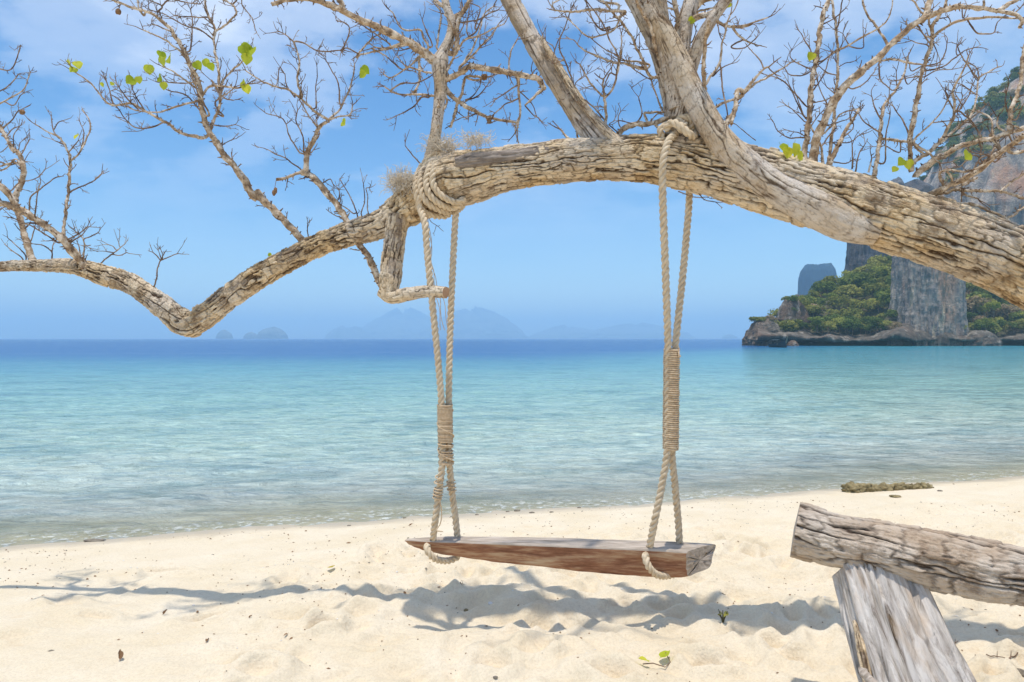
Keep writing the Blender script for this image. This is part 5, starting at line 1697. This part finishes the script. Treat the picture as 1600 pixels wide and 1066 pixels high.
def wood_post(name, label, top, bot, w0, w1, thick, seed, mat):
    top = np.array(top); bot = np.array(bot)
    root = empty(name, tuple(bot), label=label, category='post')
    n = 150; sides = 150
    t = np.linspace(0, 1, n)
    bend = np.array([0.02, 0.0, 0.0])
    P = top + (bot - top) * t[:, None] + bend * np.sin(t * np.pi)[:, None] * -1
    th = np.linspace(0, 2 * np.pi, sides, endpoint=False)
    ax = (bot - top) / np.linalg.norm(bot - top)
    X = np.array([1.0, 0.06, 0]); X -= ax * X.dot(ax); X /= np.linalg.norm(X)
    Yv = np.cross(ax, X)
    wid = (w0 + (w1 - w0) * t ** 1.2)[:, None] * 0.5
    wid = wid * (1 + 0.05 * fbm(t * 3, t * 0, None, 2, seed))[:, None]
    c, s_ = np.cos(th)[None], np.sin(th)[None]
    sq = (np.abs(c) ** 3.2 + np.abs(s_) ** 3.2) ** (-1 / 3.2)
    ln = np.linalg.norm(bot - top)
    u = (t * ln)[:, None] + 0 * th[None]
    grain = fbm(u * 2.2, c * 9 + 0 * u, s_ * 9 + 0 * u, 5, seed)
    ridg = 1 - np.abs(fbm(u * 1.4 + 0.2 * grain, c * 6 + 0 * u, s_ * 6 + 0 * u, 3, seed + 1))
    knot = np.exp(-(((u - 0.17) / 0.05) ** 2 + ((np.arctan2(s_, c) + 1.25) / 0.28) ** 2))
    ripple = knot * np.cos(np.hypot((u - 0.17) / 0.016, (np.arctan2(s_, c) + 1.25) / 0.09) * 2.2)
    dsp = 0.014 * grain - 0.020 * smooth(0.88, 1.0, ridg) + 0.008 * ripple + 0.006 * knot
    dsp = dsp + 0.02 * fbm(u * 1.2, c * 1.5 + 0 * u, s_ * 1.5 + 0 * u, 2, seed + 2)
    rx = wid * sq + dsp; ry = (thick * 0.5) * sq + dsp
    # eroded, notched top
    V = P[:, None, :] + X * (rx * c)[..., None] + Yv * (ry * s_)[..., None] - bot
    mb = MB()
    tone = np.clip(0.5 + 0.5 * grain, 0, 1)
    mb.add(V.reshape(-1, 3), q=grid_faces(n, sides), tone=tone, gx=c * 0.16 + 0 * u, gy=s_ * 0.10 + 0 * u, gz=u)
    cc = P[0] - bot
    ring = V[0]
    inner = cc + (ring - cc) * 0.85 - ax * 0.012
    inner2 = cc + (ring - cc) * 0.4 - ax * 0.008
    mb.add(np.vstack([ring, inner]), q=grid_faces(2, sides)[:, ::-1]); mb.add(np.vstack([inner, inner2]), q=grid_faces(2, sides)[:, ::-1])
    cap_ring(mb, inner2, cc - ax * 0.012, False)
    mb.build('post_body', [mat], root)
    return root, X, Yv, ax


def post_material():
    m, nt, p, out = new_mat('silver_driftwood')
    cv = N(nt, 'ShaderNodeCombineXYZ')
    for i_, nm in enumerate(('gx', 'gy', 'gz')):
        L(nt, attr(nt, nm), cv.inputs[i_])
    v = cv.outputs[0]
    n1 = noise(nt, mapping(nt, v, scale=(11.0, 11.0, 1.5)), 3.0, 9, 0.72, 1.2)
    n2 = noise(nt, mapping(nt, v, scale=(1.6, 1.6, 0.35)), 6.0, 5, 0.6, 0.5)
    c = ramp(nt, n1, [(0.32, (0.10, 0.075, 0.055)), (0.40, (0.42, 0.36, 0.31)), (0.54, (0.72, 0.66, 0.60))])
    c = mixc(nt, ramp(nt, n2, [(0.56, 0.0), (0.70, 0.55)]), c, (0.54, 0.36, 0.20))
    L(nt, c, p.inputs['Base Color'])
    bump(nt, p, n1, 1.0, 0.02)
    return m


M['post'] = post_material()
ptop = W(1364, 889, 2.67); pbot = np.array([1.475, 2.10, -0.06])
post, pX, pY, pax = wood_post('driftwood_post', 'pale silver driftwood post leaning under the log', ptop, pbot, 0.295, 0.45, 0.20, 81, M['post'])
# bark edge and splinter down its left side
mb = MB()
e0 = ptop + pax * 0.20 - pX * 0.172 + pY * 0.03; e1 = pbot - pX * 0.235
ed = np.array([e0 * (1 - t) + e1 * t + 0.008 * np.array([math.sin(9 * t), 0.3, 0]) for t in np.linspace(0, 1, 60)]) - pbot
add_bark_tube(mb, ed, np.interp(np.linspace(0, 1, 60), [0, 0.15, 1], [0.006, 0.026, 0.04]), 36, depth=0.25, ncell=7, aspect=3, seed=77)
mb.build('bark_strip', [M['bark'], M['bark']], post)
mb = MB()
sp0 = W(1345, 1046, 2.24); sp1 = W(1380, 1085, 2.10)
spl = np.array([sp0 * (1 - t) + sp1 * t for t in np.linspace(0, 1, 12)]) - pbot
add_tube(mb, spl, np.interp(np.linspace(0, 1, 12), [0, 0.2, 1], [0.008, 0.014, 0.018]), 10, rough=0.3)
mb.build('splinter', [M['seat_grey']], post)
# the far support of the log stands just outside the frame
p2t = W(1930, 985, 2.30); p2b = np.array([p2t[0] + 0.12, 2.15, -0.02])
wood_post('driftwood_post', 'shorter driftwood post under the far end of the log', p2t + [0, 0, -0.06], p2b, 0.26, 0.32, 0.20, 83, M['post'])

# ------------------------------------------------------------------ coral rock at the waterline and small things on the sand
def ground_at(px, py, z_iter=8):
    """where the view through a photo pixel meets the sand"""
    k = (py - 529.0) / FPX
    d = 1.5 / k
    for _ in range(z_iter):
        d = (EYE - zs(A0(px) * d, d)) / k
    return np.array([A0(px) * d, d, zs(A0(px) * d, d)])


g0 = ground_at(1391, 769)
mb = MB()
_q = np.random.default_rng(4)
for i in range(15):
    t = i / 14
    px = 1334 + 112 * t
    p = ground_at(px, 769 - 6 * t)
    rr_ = (0.075 - 0.03 * t) * _q.uniform(0.8, 1.25)
    blob(mb, p + [0, 0, rr_ * 0.25] - g0, rr_, 300 + i, 18, (1.25, 1.0, 0.75), 0.75, freq=2.2)
o = mb.build('coral_rock', [M['coral']], None, label='long lumpy olive coral rock at the waterline above the log', category='rock'); o.location = tuple(g0)


def stone(px, py, r, seed, label, mat='pebble', sq=(1.3, 1.0, 0.6), cat='stone', group=None, name='stone', amp=0.4):
    p = ground_at(px, py)
    mb = MB(); blob(mb, np.array([0, 0, r * sq[2] * 0.5]), r, seed, 12, sq, amp)
    o = mb.build(name, [M[mat]], None, label=label, category=cat)
    o.location = tuple(p)
    if group:
        o['group'] = group
    return o


stone(1399, 777, 0.036, 1, 'small flat tan stone just below the coral rock', 'coral', (1.6, 1, 0.4))
for i, (px, py, r) in enumerate([(808, 799, .022), (831, 802, .018), (793, 800, .012), (862, 801, .014), (745, 805, .013), (706, 808, .012), (1469, 768, .020), (545, 822, .012), (632, 810, .012), (905, 794, .013)]):
    stone(px, py, r, 20 + i, 'small dark pebble on the wet strand line', 'pebble', (1.5, 1, .5), 'pebble', 'dark pebbles along the strand line', 'pebble')
stone(766, 943, 0.014, 51, 'white shell in the shadow below the left of the swing', 'shell', (1, 1, .6), 'shell', None, 'shell')
stone(972, 966, 0.012, 52, 'pale grey pebble on the shadow band under the swing', 'shell', (1.3, 1, .6), 'pebble', None, 'pebble')
stone(728, 938, 0.012, 53, 'brown pebble in the hollow under the swing', 'coral', (1, 1, .8), 'pebble', None, 'pebble')
stone(774, 1056, 0.008, 54, 'grey pebble at the bottom edge below the swing', 'pebble', (1.3, 1, .6), 'pebble', None, 'pebble')
stone(1597, 1056, 0.02, 55, 'dark pebble in the bottom right corner', 'pebble', (1.2, 1, .8), 'pebble', None, 'pebble')
stone(146, 846, 0.05, 56, 'low dark stone lying in the shallow water edge at left', 'pebble', (1.8, .7, .25), 'stone', None, 'stone')


def fallen_leaf(px, py, size, seed, label, mat, fold=0.3, cat='leaf', name='fallen_leaf'):
    p = ground_at(px, py)
    r = np.random.default_rng(seed)
    me = heart_mesh(seed).copy()
    me.materials.clear(); me.materials.append(M[mat])
    o = bpy.data.objects.new(name, me)
    o.location = (p[0], p[1], p[2] + size * 0.22)
    o.scale = (size * (0.45 if mat == 'dry_leaf' else 0.9), size * 0.9, size * (2.0 if mat == 'dry_leaf' else 1.0))
    o.rotation_euler = (r.uniform(0.1, fold), r.uniform(-0.4, 0.4), r.uniform(0, 6.28))
    o['label'] = label; o['category'] = cat
    COL.objects.link(o)
    return o


M['leaf_yellow'] = leaf_material('yellow_leaf', (0.60, 0.48, 0.05), (0.72, 0.64, 0.16), 0.3)


def sprig(px, py, label, leaves, name='leaf_sprig'):
    """fallen sprig: a thin stalk with two green leaves"""
    p = ground_at(px, py)
    root = empty(name, tuple(p), label=label, category='sprig')
    mb = MB()
    add_tube(mb, np.array([[-0.06, 0.02, 0.012], [-0.02, -0.01, 0.03], [0.03, -0.03, 0.022], [0.06, 0.0, 0.03], [0.05, 0.05, 0.05]]), np.full(5, 0.0025), 5)
    mb.build('stalk', [M['twig']], root)
    for i, (dx, dy, dz, s, rz) in enumerate(leaves):
        o = bpy.data.objects.new('leaf', HEARTS[i + 1])
        o.location = (dx, dy, dz); o.scale = (s, s, s); o.rotation_euler = (0.35, 0.15 - 0.3 * i, rz)
        COL.objects.link(o); o.parent = root
    return root


sprig(1027, 1046, 'fallen sprig with two yellow-green leaves on the foreground sand', [(-0.045, 0.0, 0.035, 0.046, 1.9), (0.03, 0.03, 0.04, 0.050, 5.2)])
fallen_leaf(518, 890, 0.055, 5, 'pale yellow leaf lying on the sand left of the swing', 'leaf_yellow')
for i, (px, py, s) in enumerate([(255, 962, .030), (186, 1034, .045), (389, 967, .02), (323, 1005, .03), (448, 1002, .022), (640, 823, .04)]):
    fallen_leaf(px, py, s, 40 + i, ['curled brown leaf on the sand at mid left', 'largest curled brown leaf at the lower left', 'tiny dark leaf left of the footprints', 'dark leaf above the lower left footprints',
                                  'dry leaf on the footprints left of the shadow', 'tan leaf on the sand under the left rope'][i], 'dry_leaf', 0.6)
# sprout
p = ground_at(1130, 980)
root = empty('seedling', tuple(p), label='small drying green sprout standing in the shadow right of the swing', category='seedling')
mb = MB()
for k in range(6):
    a = k * 1.05 + 0.3
    add_tube(mb, np.array([[0, 0, -0.01], [0.008 * math.cos(a), 0.008 * math.sin(a), 0.02], [0.026 * math.cos(a), 0.02 * math.sin(a), 0.045 + 0.008 * (k % 3)]]), np.array([0.004, 0.0035, 0.002]), 5)
mb.build('stem', [M['scrub_soil']], root)
for k in range(4):
    a = k * 1.6
    me_ = HEARTS[k].copy(); me_.materials.clear(); me_.materials.append(CROWNS['olive']); o = bpy.data.objects.new('leaf', me_); o.location = (0.018 * math.cos(a), 0.014 * math.sin(a), 0.035); o.scale = (0.022,) * 3; o.rotation_euler = (0.7, 0.1, a)
    COL.objects.link(o); o.parent = root


def stick(px, py, ln, ang, seed, label, r0=0.004, lift=0.5):
    p = ground_at(px, py)
    r = np.random.default_rng(seed)
    n = 7
    pts = [np.array([(t - 0.5) * ln * math.cos(ang) + 0.03 * ln * r.normal(), (t - 0.5) * ln * math.sin(ang) + 0.03 * ln * r.normal(), 0.0]) for t in np.linspace(0, 1, n)]
    pts = np.array(pts)
    for q in pts:
        q[2] = zs(p[0] + q[0], p[1] + q[1]) - p[2] + r0 * lift + 0.006
    mb = MB(); add_tube(mb, pts, np.linspace(r0, r0 * 0.5, n), 6, rough=0.3)
    add_tube(mb, np.array([pts[3], pts[3] + [0.12 * ln, 0.15 * ln, 0.02]]), np.array([r0 * 0.6, r0 * 0.3]), 5)
    o = mb.build('stick', [M['twig']], None, label=label, category='stick'); o.location = tuple(p)


stick(1582, 1030, 0.12, 0.5, 1, 'crooked brown twig on the sand at lower right')
stick(1560, 1059, 0.09, -0.35, 2, 'straight dry twig at the bottom edge right of the post', 0.003)
stick(1494, 1008, 0.03, 0.1, 3, 'tiny stick on the sand beside the post', 0.003)
stick(722, 915, 0.04, 1.0, 4, 'short upright twig behind the shadow under the swing', 0.003)
stick(1590, 944, 0.10, 0.25, 5, 'thin twig on the sand just under the log at right', 0.0025)

# countless specks of bark and shell: one scatter
r = np.random.default_rng(99)
mb = MB()
n = 0
while n < 2300:
    x, y = r.uniform(-4.5, 5.5), 1.9 + 7.0 * r.random() ** 1.4
    if shore_s(x, y) < 0.15:
        continue
    if vnoise(np.array([x * 1.3]), np.array([y * 1.3]), None, 77)[0] < r.uniform(-0.6, 0.5):
        continue
    s = r.uniform(0.0018, 0.0052) * (1.0 if r.random() < 0.92 else 1.9)
    z = zs(x, y)
    a = r.uniform(0, 6.28)
    e = r.uniform(1.0, 2.6)
    ax_ = np.array([math.cos(a), math.sin(a), 0]) * s * e; bx = np.array([-math.sin(a), math.cos(a), 0]) * s
    c = np.array([x, y, z + s * 0.35])
    up = np.array([0, 0, s * 0.8])
    mb.add(np.array([c + ax_, c + bx, c - ax_, c - bx, c + up, c - up]), t=[(0, 1, 4), (1, 2, 4), (2, 3, 4), (3, 0, 4), (1, 0, 5), (2, 1, 5), (3, 2, 5), (0, 3, 5)], mat=int(r.choice([0, 1, 2], p=[0.72, 0.18, 0.10])))
    n += 1
mb.build('beach_debris', [M['dry_leaf'], M['pebble'], M['shell']], None, smooth_=False, kind='stuff')

# ------------------------------------------------------------------ longtail boat moored off the headland
bp = np.array([A0(1216) * 138.0, 138.0, WATER + 0.05])
boat = empty('longtail_boat', tuple(bp), label='small dark longtail boat on the water off the headland tip', category='boat')
mb = MB()
t = np.linspace(0, 1, 16)
rings = []
for q in t:
    w = 0.95 * (math.sin(min(q * 1.15 + 0.12, 1) * math.pi * 0.5)) * (1 - max(0, q - 0.75) * 1.2)
    sheer = 0.55 + 0.9 * (1 - q) ** 3 + 0.15 * q ** 2
    ring = []
    for a in np.linspace(-1, 1, 11):
        ring.append([a * w * (1 - 0.15 * (1 - abs(a))), -4.0 + 8.0 * q, -0.35 + (sheer + 0.35) * abs(a) ** 2.2])
    rings.append(ring)
V = np.array(rings)
mb.add(V.reshape(-1, 3), q=grid_faces(16, 11, False))
inn = V.copy(); inn[..., 0] *= 0.9; inn[..., 2] += 0.05 * (1 - np.abs(np.linspace(-1, 1, 11)))[None]
mb.add(inn.reshape(-1, 3), q=grid_faces(16, 11, False)[:, ::-1])
mb.build('hull', [M['boat']], boat)
mb = MB(); add_tube(mb, np.array([[0, -3.95, 0.9], [0, -4.35, 1.5], [0, -4.6, 2.1]]), np.array([0.12, 0.10, 0.07]), 8)
mb.build('bow_post', [M['boat_trim']], boat)
mb = MB()
cp = []
for q in np.linspace(-1.6, 1.8, 6):
    cp.append([[x, q, 1.55 - 0.22 * x * x] for x in np.linspace(-0.85, 0.85, 7)])
mb.add(np.array(cp).reshape(-1, 3), q=grid_faces(6, 7, False)); cp = np.array(cp); cp[..., 2] -= 0.05
mb.add(cp.reshape(-1, 3), q=grid_faces(6, 7, False)[:, ::-1])
mb.build('canopy', [M['boat']], boat)
mb = MB()
for sx in (-0.8, 0.8):
    for q in (-1.5, 1.7):
        add_tube(mb, np.array([[sx, q, 0.45], [sx, q, 1.42]]), np.array([0.03, 0.03]), 6)
mb.build('canopy_poles', [M['boat_trim']], boat)

# ------------------------------------------------------------------ sea air: one even closed box round everything
hz = bpy.data.materials.new('sea_haze'); hz.use_nodes = True
nt = hz.node_tree; nt.nodes.clear()
out = N(nt, 'ShaderNodeOutputMaterial'); pv = N(nt, 'ShaderNodeVolumePrincipled')
pv.inputs['Color'].default_value = (0.54, 0.83, 1.0, 1)
pv.inputs['Density'].default_value = HAZE
pv.inputs['Anisotropy'].default_value = 0.0
L(nt, pv.outputs[0], out.inputs['Volume'])
mb = MB()
bx = [(-12000, -200, -3.6), (12000, -200, -3.6), (12000, 9800, -3.6), (-12000, 9800, -3.6), (-12000, -200, 270), (12000, -200, 270), (12000, 9800, 270), (-12000, 9800, 270)]
mb.add(np.array(bx, float), q=[(0, 3, 2, 1), (4, 5, 6, 7), (0, 1, 5, 4), (1, 2, 6, 5), (2, 3, 7, 6), (3, 0, 4, 7)])
mb.build('haze', [hz], None, False, kind='stuff')
